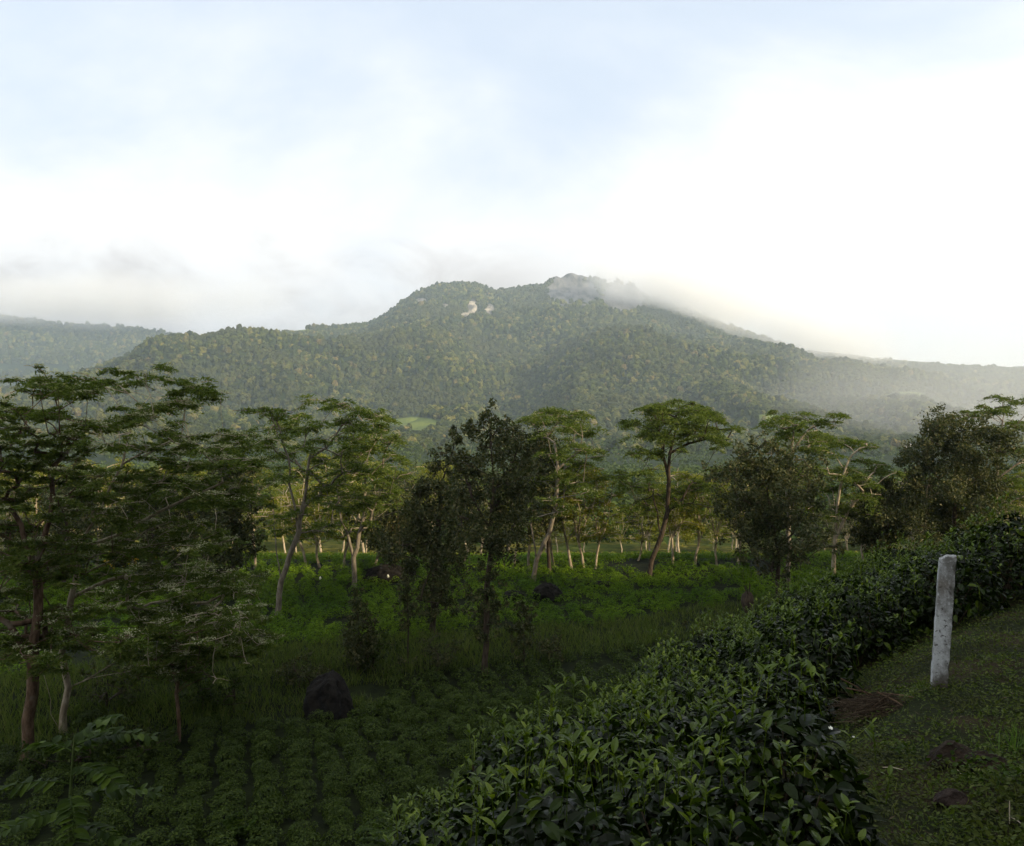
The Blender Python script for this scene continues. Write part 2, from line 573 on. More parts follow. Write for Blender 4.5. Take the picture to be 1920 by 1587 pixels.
def mountain_mat():
    m, t, out = new_mat('forest_floor_and_cliff')
    geo = t.node('ShaderNodeNewGeometry'); p = geo.outputs['Position']
    at = t.node('ShaderNodeAttribute', attribute_name='cover')
    s = t.node('ShaderNodeSeparateColor'); t.l.new(at.outputs['Color'], s.inputs[0])
    mp = t.node('ShaderNodeMapping'); mp.inputs['Scale'].default_value = (1, .25, .22)
    t.l.new(p, mp.inputs[0])
    n1 = t.noise(mp.outputs[0], .030, 8.0, .7)
    n2 = t.noise(p, .009, 6.0, .65)
    floor_c = t.mix(t.ss(n2, .4, .6), (.016, .026, .010), (.030, .044, .014))
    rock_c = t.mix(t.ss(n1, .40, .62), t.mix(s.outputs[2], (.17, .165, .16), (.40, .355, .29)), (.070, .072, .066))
    past = t.mix(t.ss(n2, .4, .62), (.13, .16, .035), (.075, .105, .028))
    c = t.mix(t.ss(t.math('ADD', s.outputs[0], t.math('MULTIPLY', t.math('SUBTRACT', n1, .5), .9)), .35, .6), floor_c, rock_c)
    c = t.mix(t.ss(s.outputs[1], .3, .6), c, past)
    b = t.node('ShaderNodeBsdfPrincipled')
    t.put(b.inputs['Base Color'], c)
    b.inputs['Roughness'].default_value = .95
    b.inputs['Specular IOR Level'].default_value = .05
    bp = t.node('ShaderNodeBump'); bp.inputs['Strength'].default_value = 1.0; bp.inputs['Distance'].default_value = 8.0
    t.put(bp.inputs['Height'], n1); t.l.new(bp.outputs[0], b.inputs['Normal'])
    t.l.new(b.outputs[0], out.inputs[0])
    return m


# ------------------------------------------------------------------ ground and mountain sheets
def polar_grid(rs, ths, closed):
    Rr, T = np.meshgrid(rs, ths, indexing='ij')
    x = Rr * np.sin(T); y = Rr * np.cos(T)
    z = H(x, y)
    V = np.stack([x, y, z], -1).reshape(-1, 3)
    nr, nt = len(rs), len(ths)
    i, j = np.meshgrid(np.arange(nr - 1), np.arange(nt if closed else nt - 1), indexing='ij')
    a = i * nt + j; b = i * nt + (j + 1) % nt
    return V, np.stack([a, a + nt, b + nt, b], -1).reshape(-1, 4)


rs = np.concatenate([np.exp(np.linspace(math.log(.25), math.log(150), 260)), np.exp(np.linspace(math.log(153), math.log(930), 70))])
ths = np.concatenate([np.linspace(-.95, .95, 560, endpoint=False), np.linspace(.95, 2 * math.pi - .95, 160, endpoint=False)])
V, Fq = polar_grid(rs, ths, True)
Vc = np.array([[0, 0, float(H(0, 0))]])
nt = len(ths)
fan = np.stack([np.full(nt, len(V)), np.arange(nt), (np.arange(nt) + 1) % nt], -1)
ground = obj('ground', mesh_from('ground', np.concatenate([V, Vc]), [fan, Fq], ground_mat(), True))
tag(ground, kind='structure')

PAST = [(775, 797, 58, 16), (50, 690, 95, 7), (545, 622, 60, 5), (1440, 785, 34, 9), (1500, 790, 26, 5), (1700, 740, 40, 6), (640, 795, 20, 7)]
ROCK = [(1066, 519, 44, 14), (1062, 545, 44, 36), (1100, 552, 26, 26), (1165, 560, 46, 32), (1195, 556, 14, 28), (790, 566, 15, 8), (886, 577, 10, 18), (874, 592, 13, 7), (918, 582, 11, 13),
        (835, 575, 9, 6), (1030, 690, 10, 4)]


def inside(px, py, ells):
    r = np.zeros(np.shape(px))
    for (cx_, cy_, a, b) in ells:
        q = 1 - np.hypot((px - cx_) / a, (py - cy_) / b)
        r = np.maximum(r, np.clip(q * 1.6 + .25, 0, 1) * (q > -.25))
    return r


rs = np.concatenate([np.linspace(900, 4080, 130), np.linspace(4100, 5450, 140), np.linspace(5480, 10600, 80)])
ths = np.linspace(-.98, .98, 760)
V, Fq = polar_grid(rs, ths, False)
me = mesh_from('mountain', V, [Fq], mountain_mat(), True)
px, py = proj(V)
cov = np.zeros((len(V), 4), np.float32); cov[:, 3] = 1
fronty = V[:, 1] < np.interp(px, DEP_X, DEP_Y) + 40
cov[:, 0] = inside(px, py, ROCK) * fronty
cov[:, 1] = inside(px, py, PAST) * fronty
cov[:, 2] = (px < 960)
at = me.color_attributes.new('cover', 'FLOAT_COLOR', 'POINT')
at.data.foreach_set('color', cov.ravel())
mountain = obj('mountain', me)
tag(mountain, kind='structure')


# ------------------------------------------------------------------ forest on the mountain
def icos(sub):
    import bmesh
    bm = bmesh.new()
    bmesh.ops.create_icosphere(bm, subdivisions=sub, radius=1.0)
    bm.verts.ensure_lookup_table()
    V = np.array([v.co[:] for v in bm.verts]); Fx = np.array([[v.index for v in f.verts] for f in bm.faces])
    bm.free()
    return V, Fx


def dome(seg):
    V = []; Fx = []
    for j, el in enumerate((-.45, .30, .85)):
        for i in range(seg):
            a = (i + .5 * (j % 2)) * 2 * math.pi / seg
            V.append([math.cos(el) * math.cos(a), math.cos(el) * math.sin(a), math.sin(el)])
    V.append([0, 0, 1.0])
    for j in range(2):
        for i in range(seg):
            a, b_ = j * seg + i, j * seg + (i + 1) % seg
            c, d_ = a + seg, b_ + seg
            if j % 2 == 0: Fx += [[a, b_, c], [b_, d_, c]]
            else: Fx += [[a, d_, c], [a, b_, d_]]
    for i in range(seg): Fx.append([2 * seg + i, 2 * seg + (i + 1) % seg, 3 * seg])
    return np.array(V), np.array(Fx)


def crown_templates(n, sub, amp, rng):
    out = []
    V0, F0 = icos(sub) if sub > 1 else dome(7)
    keep = (V0[F0].mean(1)[:, 2] > -.55)
    for k in range(n):
        V = V0 * (1 + rng.normal(size=(len(V0), 1)) * amp)
        lob = nrm(rng.normal(size=(5, 3)))
        V = V * (1 + .28 * (np.maximum(V0 @ lob.T, 0) ** 4).sum(1, keepdims=True))
        out.append((V, F0[keep]))
    return out


rng = np.random.default_rng(11)
acc = Acc()
N = 190000
yv = KM * np.sqrt(rng.random(N) * (3150 ** 2 - 680 ** 2) + 680 ** 2)
av = rng.uniform(-.84, .84, N)
far_n = 20000
yv[:far_n] = KM * rng.uniform(2300, 3600, far_n); av[:far_n] = rng.uniform(-.84, -.15, far_n)
xv = av * yv
pxs = CX + F * av
Dd = np.interp(pxs, DEP_X, DEP_Y)
zv = H(xv, yv)
pys = CY - F * zv / yv
thin = fbm(xv / 150, yv / 150, 3) > -.42 - .3 * rng.random(N)
ok = ((yv < Dd + 50) | (np.arange(N) < far_n)) & thin & (inside(pxs, pys, PAST) < .3) & (inside(pxs, pys, ROCK) < .12 + rng.random(N) ** 3 * .6)
P = np.stack([xv, yv, zv], 1)[ok]
rad = KM * (3.1 + 2.2 * np.clip((P[:, 1] / KM - 700) / 2300, 0, 1)) * np.exp(np.clip(rng.normal(size=len(P)), -2, 1.6) * .32) * .88 * (1 + .35 * fbm(P[:, 0] / 220, P[:, 1] / 220, 2))
ang = rng.uniform(0, 6.283, len(P))
fine = P[:, 1] < 2500
for grp, sub_, amp in ((fine, 2, .16), (~fine, 1, .13)):
    temps = crown_templates(8, sub_, amp, rng)
    which = rng.integers(0, 8, len(P))
    for k, (TV, TF) in enumerate(temps):
        q = (which == k) & grp
        n = int(q.sum())
        c, s_ = np.cos(ang[q]), np.sin(ang[q])
        R = np.zeros((n, 3, 3)); R[:, 0, 0] = c; R[:, 0, 1] = -s_; R[:, 1, 0] = s_; R[:, 1, 1] = c; R[:, 2, 2] = 1
        S = np.stack([rad[q], rad[q], rad[q] * rng.uniform(.9, 1.5, n)], 1)
        Vx, Fx = scatter(TV, TF, P[q] + np.stack([np.zeros(n), np.zeros(n), S[:, 2] * .5], 1), R, S)
        acc.add(Vx, Fx)
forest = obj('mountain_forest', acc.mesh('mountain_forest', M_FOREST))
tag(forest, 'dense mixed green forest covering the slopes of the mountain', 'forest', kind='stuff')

# wood on the valley floor, between the plantation and the mountain
acc = Acc()
N = 4600
yv = 190 + 1060 * rng.random(N) ** 1.1
av = rng.uniform(-.80, .80, N); xv = av * yv
zv = H(xv, yv)
hgt = rng.uniform(7, 13, N) * (1 + yv / 2500)
rad = rng.uniform(3.0, 5.5, N) * (1 + yv / 2500)
for k in range(N):
    m = int(np.clip(20000 / yv[k], 22, 90))
    d = nrm(rng.normal(size=(m, 3))); d[:, 2] = np.abs(d[:, 2]) * 1.1 - .25
    c = np.array([xv[k], yv[k], zv[k] + hgt[k] * .55])
    lob = nrm(rng.normal(size=(4, 3)))
    rr = rad[k] * (.72 + .5 * np.maximum(d @ lob.T, 0).max(1, keepdims=True) ** 2) * (1 - .25 * rng.random((m, 1)))
    R = frames(d + rng.normal(size=(m, 3)) * .45, rng)
    V, Fq = scatter(LEAF_V - [0, .5, 0], LEAF_F, c + d * rr * [1, 1, hgt[k] / rad[k] * .42], R, rng.uniform(1.9, 3.2, m) * (1 + yv[k] / 1500))
    acc.add(V, Fq)
valley = obj('valley_wood', acc.mesh('valley_wood', M_VALLEY))
tag(valley, 'hazy green wood on the valley floor below the mountain', 'wood', kind='stuff')
# ------------------------------------------------------------------ trees
def resample(pts, step, rng, jit):
    pts = np.asarray(pts, float)
    out = [pts[0]]
    for a, b in zip(pts[:-1], pts[1:]):
        n = max(1, int(round(np.linalg.norm(b - a) / step)))
        for i in range(1, n + 1):
            q = a + (b - a) * i / n
            if i < n: q = q + rng.normal(size=3) * jit
            out.append(q)
    return np.array(out)


def grow(stems, pads, rng, r_base, r_min, clear=.35, flat=True, attach=None):
    """stems: list of polylines (the first starts at the ground); pads: (n,4) centre + radius.
    Returns the wood mesh arrays."""
    P = []; par = []; chains = []; low = []
    H0 = max(s[-1][2] for s in stems) - stems[0][0][2]
    for st in stems:
        q = resample(st, .9, rng, .05)
        if P:
            A = np.array(P); i0 = int(np.argmin(np.linalg.norm(A - q[0], axis=1)))
            if np.linalg.norm(A[i0] - q[0]) < .8:
                ch = [i0]; q = q[1:]
            else:
                ch = [len(P)]; P.append(q[0]); par.append(-1); q = q[1:]
        else:
            ch = [0]; P.append(q[0]); par.append(-1); q = q[1:]
        for p in q:
            P.append(p); par.append(ch[-1]); ch.append(len(P) - 1)
        chains.append(ch)
    z0 = stems[0][0][2]
    weight = {}
    A0 = np.array(P)
    order = np.argsort([np.linalg.norm(A0 - c[:3], axis=1).min() for c in pads])
    for k in order:
        c = pads[k, :3]; r = pads[k, 3]
        A = np.array(P)
        dv = c - A
        dh = np.hypot(dv[:, 0], dv[:, 1])
        cost = np.linalg.norm(dv, axis=1) + 4.0 * np.maximum(.25 * dh - dv[:, 2], 0) + 8.0 * (A[:, 2] < z0 + clear * H0)
        i0 = int(np.argmin(cost))
        a = A[i0]; L = np.linalg.norm(c - a)
        if L < .15:
            weight[i0] = weight.get(i0, 0) + r * r; continue
        ctl = a + (c - a) * ([.42, .42, .75] if flat else [.35, .35, .6]) + rng.normal(size=3) * .07 * L
        n = max(2, int(L / .7) + 1)
        ch = [i0]
        for t in np.linspace(0, 1, n + 1)[1:]:
            q = (1 - t) ** 2 * a + 2 * t * (1 - t) * ctl + t * t * c + (rng.normal(size=3) * .035 * L * (t < 1) / math.sqrt(n))
            P.append(q); par.append(ch[-1]); ch.append(len(P) - 1)
        chains.append(ch)
        weight[ch[-1]] = weight.get(ch[-1], 0) + r * r
        # twigs spreading through the pad
        for j in range(3 if flat else 2):
            e = c + rng.normal(size=3) * r * np.array([.55, .55, .12 if flat else .5])
            P.append((c + e) / 2 + [0, 0, .03]); par.append(ch[-1]); P.append(e); par.append(len(P) - 2)
            chains.append([ch[-1], len(P) - 2, len(P) - 1]); weight[len(P) - 1] = r * r * .2
    W = np.zeros(len(P))
    for i, v in weight.items(): W[i] += v
    for i in range(len(P) - 1, -1, -1):
        if par[i] >= 0: W[par[i]] += W[i]
    R = np.maximum(r_min, r_base * (W / W[0]) ** .5)
    P = np.array(P)
    acc = Acc()
    for ci, ch in enumerate(chains):
        rr = R[ch].copy()
        if par[ch[1]] == ch[0] and ci > 0 and len(ch) > 1: rr[0] = min(rr[0], rr[1] * 1.15)
        if ch[0] == 0:
            rr[0] *= 1.35
        acc.add(*tube(P[ch], rr, 8 if ci < len(stems) else 5))
    return acc


def leaf_pads(pads, rng, per_m2, size, flat=True, templ=NARROW_V, thick=.18, sub=5, tilt=.42):
    acc = Acc()
    for c in pads:
        r = c[3]
        n = int(per_m2 * 3.14 * r * r * rng.uniform(.75, 1.2)) + 6
        k = max(2, int(sub * min(1.5, r)) + 1)
        if flat:
            sc_ = rng.normal(size=(k, 3)) * r * np.array([.52, .52, thick * .9])
            i = rng.integers(0, k, n)
            off = rng.normal(size=(n, 3)) * r * np.array([.30, .30, thick * .35])
            p = sc_[i] + off
            p[:, 2] -= .20 * (p[:, 0] ** 2 + p[:, 1] ** 2) / max(r, .3)
            N = np.array([0, 0, 1.0]) + rng.normal(size=(n, 3)) * tilt
            fwd = np.stack([p[:, 0], p[:, 1], np.zeros(n)], 1) + rng.normal(size=(n, 3)) * .6 * r
        else:
            sc_ = rng.normal(size=(k, 3)) * r * np.array([.5, .5, .5])
            i = rng.integers(0, k, n)
            p = sc_[i] + rng.normal(size=(n, 3)) * r * .20
            N = rng.normal(size=(n, 3)) + [0, 0, .5]
            fwd = p + rng.normal(size=(n, 3)) * r
        Rm = frames(N, rng, fwd)
        acc.add(*scatter(templ - [0, .4, 0], LEAF_F, c[:3] + p, Rm, size * rng.uniform(.7, 1.3, n)))
    return acc


def siblings(pads, rng, n, dy, dx=.7, dzz=.35):
    out = [pads]
    for _ in range(n):
        q = pads.copy()
        q[:, 0] += rng.normal(size=len(q)) * dx * pads[:, 3]
        q[:, 1] += rng.normal(size=len(q)) * dy
        q[:, 2] += rng.normal(size=len(q)) * dzz * pads[:, 3]
        q[:, 3] *= rng.uniform(.6, 1.05, len(q))
        out.append(q)
    return np.concatenate(out)


def make_tree(name, cat, label, base, stems, pads, seed, r_base, leaf, bark, per_m2, size, flat=True, group=None,
              templ=NARROW_V, r_min=.018, clear=.35, bloom=None, thick=.18, sub=5, tilt=.62):
    rng = np.random.default_rng(seed)
    root = empty(name, base)
    tag(root, label, cat, group)
    wood = grow(stems, pads, rng, r_base, r_min, clear, flat)
    obj('trunk', wood.mesh('trunk', bark, base, True), root)
    obj('crown', leaf_pads(pads, rng, per_m2, size, flat, templ, thick, sub, tilt).mesh('crown', leaf, base), root)
    if bloom:
        q = pads[rng.random(len(pads)) < bloom]
        if len(q):
            q = q.copy(); q[:, 2] += .06
            a = Acc()
            for c in q:
                k = int(rng.integers(5, 13))
                cc = c[:3] + rng.normal(size=(k, 3)) * c[3] * [.45, .45, .05] + [0, 0, c[3] * .10]
                for ctr in cc:
                    m = 9
                    p = rng.normal(size=(m, 3)) * [.07, .07, .025]
                    a.add(*scatter(LEAF_V - [0, .5, 0], LEAF_F, ctr + p, frames(np.array([0, 0, 1.]) + rng.normal(size=(m, 3)) * .5, rng), rng.uniform(.05, .11, m)))
            obj('blossom', a.mesh('blossom', M_BLOOM, base), root)
    return root


def pxpads(lst, d, rng, spread):
    """lst of (px, py, half width px) -> pads at depth d +- spread"""
    out = []
    for (x, y, hw) in lst:
        dd = d + rng.normal() * spread
        p = P3(x, y, dd)
        out.append([*p, hw / F * dd])
    return np.array(out)


def stem_px(pts, d, dds=None):
    return [P3(x, y, d + (0 if dds is None else dds[i])) for i, (x, y) in enumerate(pts)]


def hero(name, cat, label, base_px, stems, pads, seed, r_base, leaf, bark, per_m2, size, spread, flat=True, nsib=2, **kw):
    rng = np.random.default_rng(seed + 100)
    b = hit(*base_px)
    d = b[1]
    per_m2 = per_m2 * (1.5 if flat else 1.0)
    r_base = r_base * (.50 if flat else .65)
    size = size * (1.08 if flat else .95)
    per_m2 = per_m2 * (1 if flat else 1.75)
    st = [stem_px(s, d) for s in stems]
    st[0][0] = b - [0, 0, .15]
    for s in st[1:]:
        for i in range(1, len(s)): s[i][1] += rng.normal() * .25 * i
    pd = siblings(pxpads(pads, d, rng, spread), rng, nsib, spread)
    return make_tree(name, cat, label, b, st, pd, seed, r_base, leaf, bark, per_m2, size, flat, **kw)


def rows(lst, step, rng, hw):
    out = []
    for (y, x0, x1) in lst:
        n = max(1, int(round((x1 - x0) / step)))
        for i in range(n):
            x = x0 + (i + .5 + rng.uniform(-.3, .3)) * (x1 - x0) / n
            out.append((x, y + rng.normal() * 7 - 6 * math.cos((x - (x0 + x1) / 2) / max(20, (x1 - x0)) * 3), hw * rng.uniform(.75, 1.2)))
    return out


R0 = np.random.default_rng(3)
# the big layered tree at the left edge, thick trunk
hero('albizia_tree', 'tree', 'big layered albizia with thick reddish trunk at the left edge, pale blossom on top', (48, 1435),
     [[(48, 1435), (52, 1350), (62, 1250), (72, 1150), (66, 1060), (40, 985), (-10, 930)], [(62, 1250), (20, 1170), (-50, 1120)],
      [(66, 1060), (95, 960), (110, 880), (130, 800), (150, 740)]],
     rows([(742, 60, 190), (775, -40, 120), (805, -60, 140), (838, -60, 190), (868, -80, 150), (895, -60, 210), (925, -80, 160), (958, -80, 200),
           (995, -60, 120), (1030, -80, 190), (1075, -60, 130), (1115, -60, 60), (1165, -80, 150), (1195, -60, 230), (1215, 40, 240)], 34, R0, 27),
     21, .42, M_ALB, M_BARKR, 150, .19, 1.5, bloom=.7, r_min=.011)
# twin slender stems beside it
hero('albizia_tree', 'tree', 'tall spreading albizia on two slender grey stems, beside the thick reddish trunk', (118, 1372),
     [[(118, 1372), (128, 1290), (116, 1225), (128, 1160), (141, 1090), (142, 1028), (128, 1000), (85, 975)],
      [(142, 1028), (200, 955), (235, 870), (250, 790), (262, 740)], [(142, 1028), (230, 1000), (330, 945), (420, 905)],
      [(92, 1372), (96, 1310), (92, 1265), (60, 1220)], [(235, 870), (300, 835), (370, 815)]],
     rows([(712, 60, 180), (724, 220, 375), (745, 330, 385), (770, 240, 370), (800, 170, 330), (815, 330, 470), (842, 200, 480), (868, 300, 510), (895, 190, 350),
           (908, 350, 470), (930, 190, 330), (948, 320, 470), (985, 230, 400), (1020, 190, 350), (1040, 330, 430), (1080, 180, 450), (1112, 200, 430),
           (1150, 190, 480), (1180, 250, 500), (1205, 330, 520), (1235, 220, 460)], 33, R0, 27),
     22, .27, M_ALB, M_BARKP, 150, .19, 1.7, bloom=.7, r_min=.011)
hero('slender_tree', 'tree', 'slender tree with bare brown lower trunk, under the overhanging flat boughs at the left', (335, 1392),
     [[(335, 1392), (334, 1330), (337, 1262), (330, 1200)]], rows([(1262, 290, 390), (1240, 280, 420), (1220, 300, 420), (1190, 300, 400)], 34, R0, 24),
     23, .14, M_ALB, M_BARKR, 170, .19, 1.0, nsib=2, bloom=.6)

# albizias standing in the upper tea field
hero('albizia_tree', 'tree', 'albizia with leaning pale trunk and feathery crown, right of the left hand thicket', (521, 1155),
     [[(521, 1155), (527, 1090), (560, 1000), (572, 930), (580, 860), (598, 800), (628, 762)], [(560, 1000), (548, 930), (536, 860), (530, 810), (512, 770)],
      [(527, 1090), (512, 1010), (508, 940), (500, 900)], [(580, 860), (610, 840), (640, 800), (672, 770)], [(548, 930), (530, 900), (527, 870)]],
     [(500, 768, 22), (528, 776, 24), (560, 780, 26), (510, 800, 28), (545, 805, 28), (580, 800, 26), (616, 765, 24), (642, 758, 18), (662, 768, 20), (690, 778, 16), (650, 790, 24),
      (680, 800, 28), (705, 808, 18), (640, 820, 26), (600, 826, 24), (500, 835, 20), (545, 850, 28), (640, 850, 26), (690, 835, 24), (600, 860, 22), (520, 890, 26), (560, 895, 24),
      (640, 890, 26), (680, 870, 26), (500, 930, 20), (600, 930, 28), (560, 960, 22), (620, 985, 22), (530, 1000, 16), (650, 930, 22)],
     31, .36, M_ALB, M_BARK, 75, .26, 2.2, bloom=.12)
hero('albizia_tree', 'tree', 'albizia with grey trunk forking in a V, left of the dark central trees', (664, 1103),
     [[(664, 1103), (663, 1045), (680, 980), (684, 920), (690, 860), (700, 810)], [(663, 1045), (640, 980), (634, 930), (640, 880)], [(680, 980), (700, 940), (720, 900)]],
     [(712, 800, 28), (690, 815, 28), (735, 830, 24), (700, 842, 30), (660, 850, 26), (745, 860, 20), (690, 880, 30), (720, 880, 24), (640, 900, 26), (680, 915, 30),
      (720, 915, 26), (750, 890, 22), (620, 940, 24), (660, 950, 28), (700, 950, 28), (640, 985, 24), (690, 985, 22), (740, 945, 20)],
     32, .36, M_ALB, M_BARK, 70, .28, 2.2)
hero('albizia_tree', 'tree', 'albizia with pale trunk leaning right behind the dark silver oaks, near the boulder', (998, 1092),
     [[(998, 1092), (1006, 1050), (1030, 1000), (1042, 940), (1046, 880), (1040, 830)], [(1006, 1050), (998, 1000), (990, 940)], [(1046, 880), (1080, 850), (1100, 820)]],
     [(1010, 790, 26), (1045, 780, 30), (1085, 772, 18), (1060, 800, 30), (1105, 808, 22), (1020, 818, 26), (1075, 830, 28), (1115, 845, 24), (1040, 850, 30), (1090, 868, 22), (1128, 856, 12),
      (1050, 890, 26), (1010, 900, 26), (1080, 905, 24), (1030, 935, 26), (1000, 960, 22), (1060, 950, 20)],
     33, .36, M_ALB, M_BARK, 75, .27, 2.0, bloom=.2)
hero('albizia_tree', 'tree', 'umbrella topped albizia with dark leaning trunk, standing alone right of centre', (1216, 1085),
     [[(1216, 1085), (1222, 1050), (1240, 1005), (1252, 960), (1254, 900), (1256, 850), (1268, 800), (1275, 770)], [(1254, 900), (1244, 850), (1236, 810), (1222, 790)],
      [(1256, 850), (1290, 832), (1330, 822), (1352, 826)], [(1252, 960), (1280, 935), (1300, 900)], [(1240, 1005), (1232, 960), (1225, 930)]],
     [(1232, 760, 20), (1262, 752, 22), (1215, 768, 20), (1245, 775, 30), (1285, 770, 30), (1322, 770, 26), (1340, 775, 16), (1190, 792, 18), (1225, 795, 30), (1270, 795, 32), (1310, 798, 30),
      (1338, 802, 20), (1212, 812, 24), (1250, 818, 26), (1320, 820, 28), (1350, 828, 18), (1290, 815, 24), (1215, 848, 26), (1190, 855, 12), (1235, 850, 18),
      (1200, 885, 24), (1165, 890, 14), (1185, 912, 28), (1225, 915, 20), (1300, 905, 28), (1330, 880, 20), (1180, 955, 18), (1290, 945, 24), (1210, 950, 16), (1260, 930, 20)],
     34, .40, M_ALB, M_BARKD, 80, .27, 2.0, clear=.45)
hero('albizia_tree', 'tree', 'albizia with small domed top rising behind the broad grey green oak', (1478, 1092),
     [[(1478, 1092), (1480, 1020), (1476, 940), (1482, 860), (1488, 810)], [(1482, 860), (1505, 820), (1530, 795)]],
     [(1440, 795, 16), (1465, 785, 24), (1500, 778, 28), (1530, 790, 22), (1545, 795, 10), (1480, 805, 26), (1515, 812, 24), (1450, 830, 20), (1500, 840, 24), (1470, 870, 26), (1520, 880, 26)],
     35, .34, M_ALB, M_BARK, 75, .27, 1.8)
hero('albizia_tree', 'tree', 'lower albizia with pale straight limbs and flat layers, right of the broad grey green oak', (1563, 1082),
     [[(1563, 1082), (1566, 1010), (1570, 950), (1578, 900), (1592, 860)], [(1566, 1010), (1590, 960), (1610, 920)]],
     [(1540, 832, 22), (1570, 825, 26), (1605, 830, 26), (1625, 838, 14), (1560, 850, 26), (1620, 862, 26), (1645, 872, 14), (1590, 880, 28), (1545, 880, 24), (1640, 885, 18),
      (1600, 905, 28), (1560, 915, 26), (1620, 930, 24), (1580, 950, 24)],
     36, .32, M_ALB, M_BARKP, 75, .27, 1.8)
hero('albizia_tree', 'tree', 'albizia with open bare limbs at the right edge, above the dark rounded tree', (1862, 1062, 55),
     [[(1862, 1062), (1864, 980), (1868, 900), (1872, 840), (1880, 790)], [(1872, 840), (1900, 800), (1925, 770)], [(1868, 900), (1905, 870), (1930, 850)]],
     [(1850, 772, 18), (1880, 768, 22), (1905, 752, 20), (1925, 745, 22), (1820, 785, 16), (1900, 790, 22), (1930, 800, 22), (1860, 800, 22), (1915, 840, 24), (1880, 850, 22),
      (1930, 870, 26), (1905, 895, 26), (1870, 910, 26), (1925, 930, 26), (1890, 950, 26), (1920, 985, 24)],
     37, .34, M_ALB, M_BARK, 70, .27, 1.8)

# dark silver oaks
OAK = dict(flat=False, templ=LEAF_V, sub=9)
hero('silver_oak_tree', 'tree', 'tallest dark silver oak in the centre, with a leafy lower trunk', (910, 1268),
     [[(910, 1268), (912, 1180), (914, 1090), (920, 1000), (925, 920), (920, 840), (918, 790)], [(920, 1000), (885, 930), (865, 880)], [(925, 920), (960, 870), (975, 830)]],
     [(918, 785, 22), (905, 800, 20), (932, 805, 26), (918, 830, 28), (960, 815, 24), (975, 835, 22), (940, 850, 32), (895, 865, 26), (980, 860, 28), (915, 890, 34), (955, 900, 36), (880, 905, 30),
      (995, 895, 24), (860, 930, 28), (900, 935, 38), (945, 945, 36), (985, 935, 28), (870, 970, 28), (910, 980, 36), (960, 985, 32), (890, 1010, 26), (930, 1025, 28), (970, 1015, 20),
      (905, 1060, 20), (925, 1085, 18), (905, 1110, 22), (925, 1130, 20), (895, 1140, 20), (910, 1165, 24), (930, 1165, 16), (900, 1190, 20)],
     41, .24, M_OAK, M_BARKD, 105, .20, 1.1, nsib=1, r_min=.015, clear=.2, **OAK)
hero('silver_oak_tree', 'tree', 'broad dark silver oak left of the tallest central one, its top in separate tufts', (810, 1188),
     [[(810, 1188), (813, 1120), (816, 1050), (822, 980), (828, 910), (850, 840)], [(822, 980), (790, 930), (775, 900)], [(828, 910), (826, 870), (824, 850)]],
     [(854, 815, 16), (850, 832, 18), (824, 848, 16), (822, 872, 18), (850, 865, 20), (860, 895, 26), (815, 900, 22), (790, 920, 22), (835, 925, 34), (800, 945, 30), (860, 945, 30), (770, 960, 22),
      (820, 975, 38), (860, 985, 30), (780, 995, 30), (755, 1010, 20), (820, 1020, 40), (775, 1035, 32), (855, 1030, 28), (810, 1060, 36), (770, 1075, 22), (845, 1070, 26), (810, 1095, 28), (800, 1120, 22), (825, 1130, 22), (812, 1155, 16)],
     42, .26, M_OAK, M_BARKD, 95, .22, 1.2, nsib=1, r_min=.015, clear=.15, **OAK)
hero('silver_oak_tree', 'tree', 'dark silver oak just right of the tallest central one, crown touching it', (1030, 1075),
     [[(1030, 1075), (1028, 1010), (1022, 950), (1015, 890), (1012, 840)]],
     [(1008, 822, 24), (1000, 845, 28), (1030, 850, 22), (1015, 870, 30), (990, 880, 26), (1040, 880, 26), (1010, 905, 34), (1050, 910, 24), (985, 920, 28), (1025, 935, 32), (1000, 955, 28), (1040, 960, 24), (1015, 985, 24), (990, 1000, 18)],
     43, .24, M_OAK, M_BARKD, 75, .26, 1.6, nsib=1, clear=.25, **OAK)
hero('silver_oak_tree', 'tree', 'broad grey green silver oak with forked dark trunk, left of the white post', (1456, 1160),
     [[(1456, 1160), (1458, 1090), (1460, 1030), (1450, 990), (1440, 930), (1430, 870)], [(1460, 1030), (1485, 1000), (1510, 940), (1515, 900)], [(1450, 990), (1410, 940), (1380, 900)]],
     [(1420, 840, 20), (1450, 850, 22), (1400, 860, 24), (1435, 870, 30), (1475, 860, 24), (1380, 880, 26), (1350, 880, 20), (1410, 900, 36), (1455, 900, 36), (1500, 890, 30), (1530, 900, 20), (1335, 895, 14), (1360, 920, 26),
      (1400, 940, 36), (1445, 945, 38), (1490, 935, 36), (1530, 940, 26), (1350, 955, 20), (1385, 980, 30), (1430, 985, 34), (1475, 980, 34), (1520, 980, 28), (1400, 1015, 26), (1440, 1025, 24), (1490, 1020, 28), (1525, 1010, 18),
      (1420, 1050, 18), (1480, 1050, 20), (1445, 1070, 18), (1470, 1080, 14)],
     44, .22, M_OAK, M_BARKD, 80, .23, 1.6, nsib=1, clear=.3, **OAK)
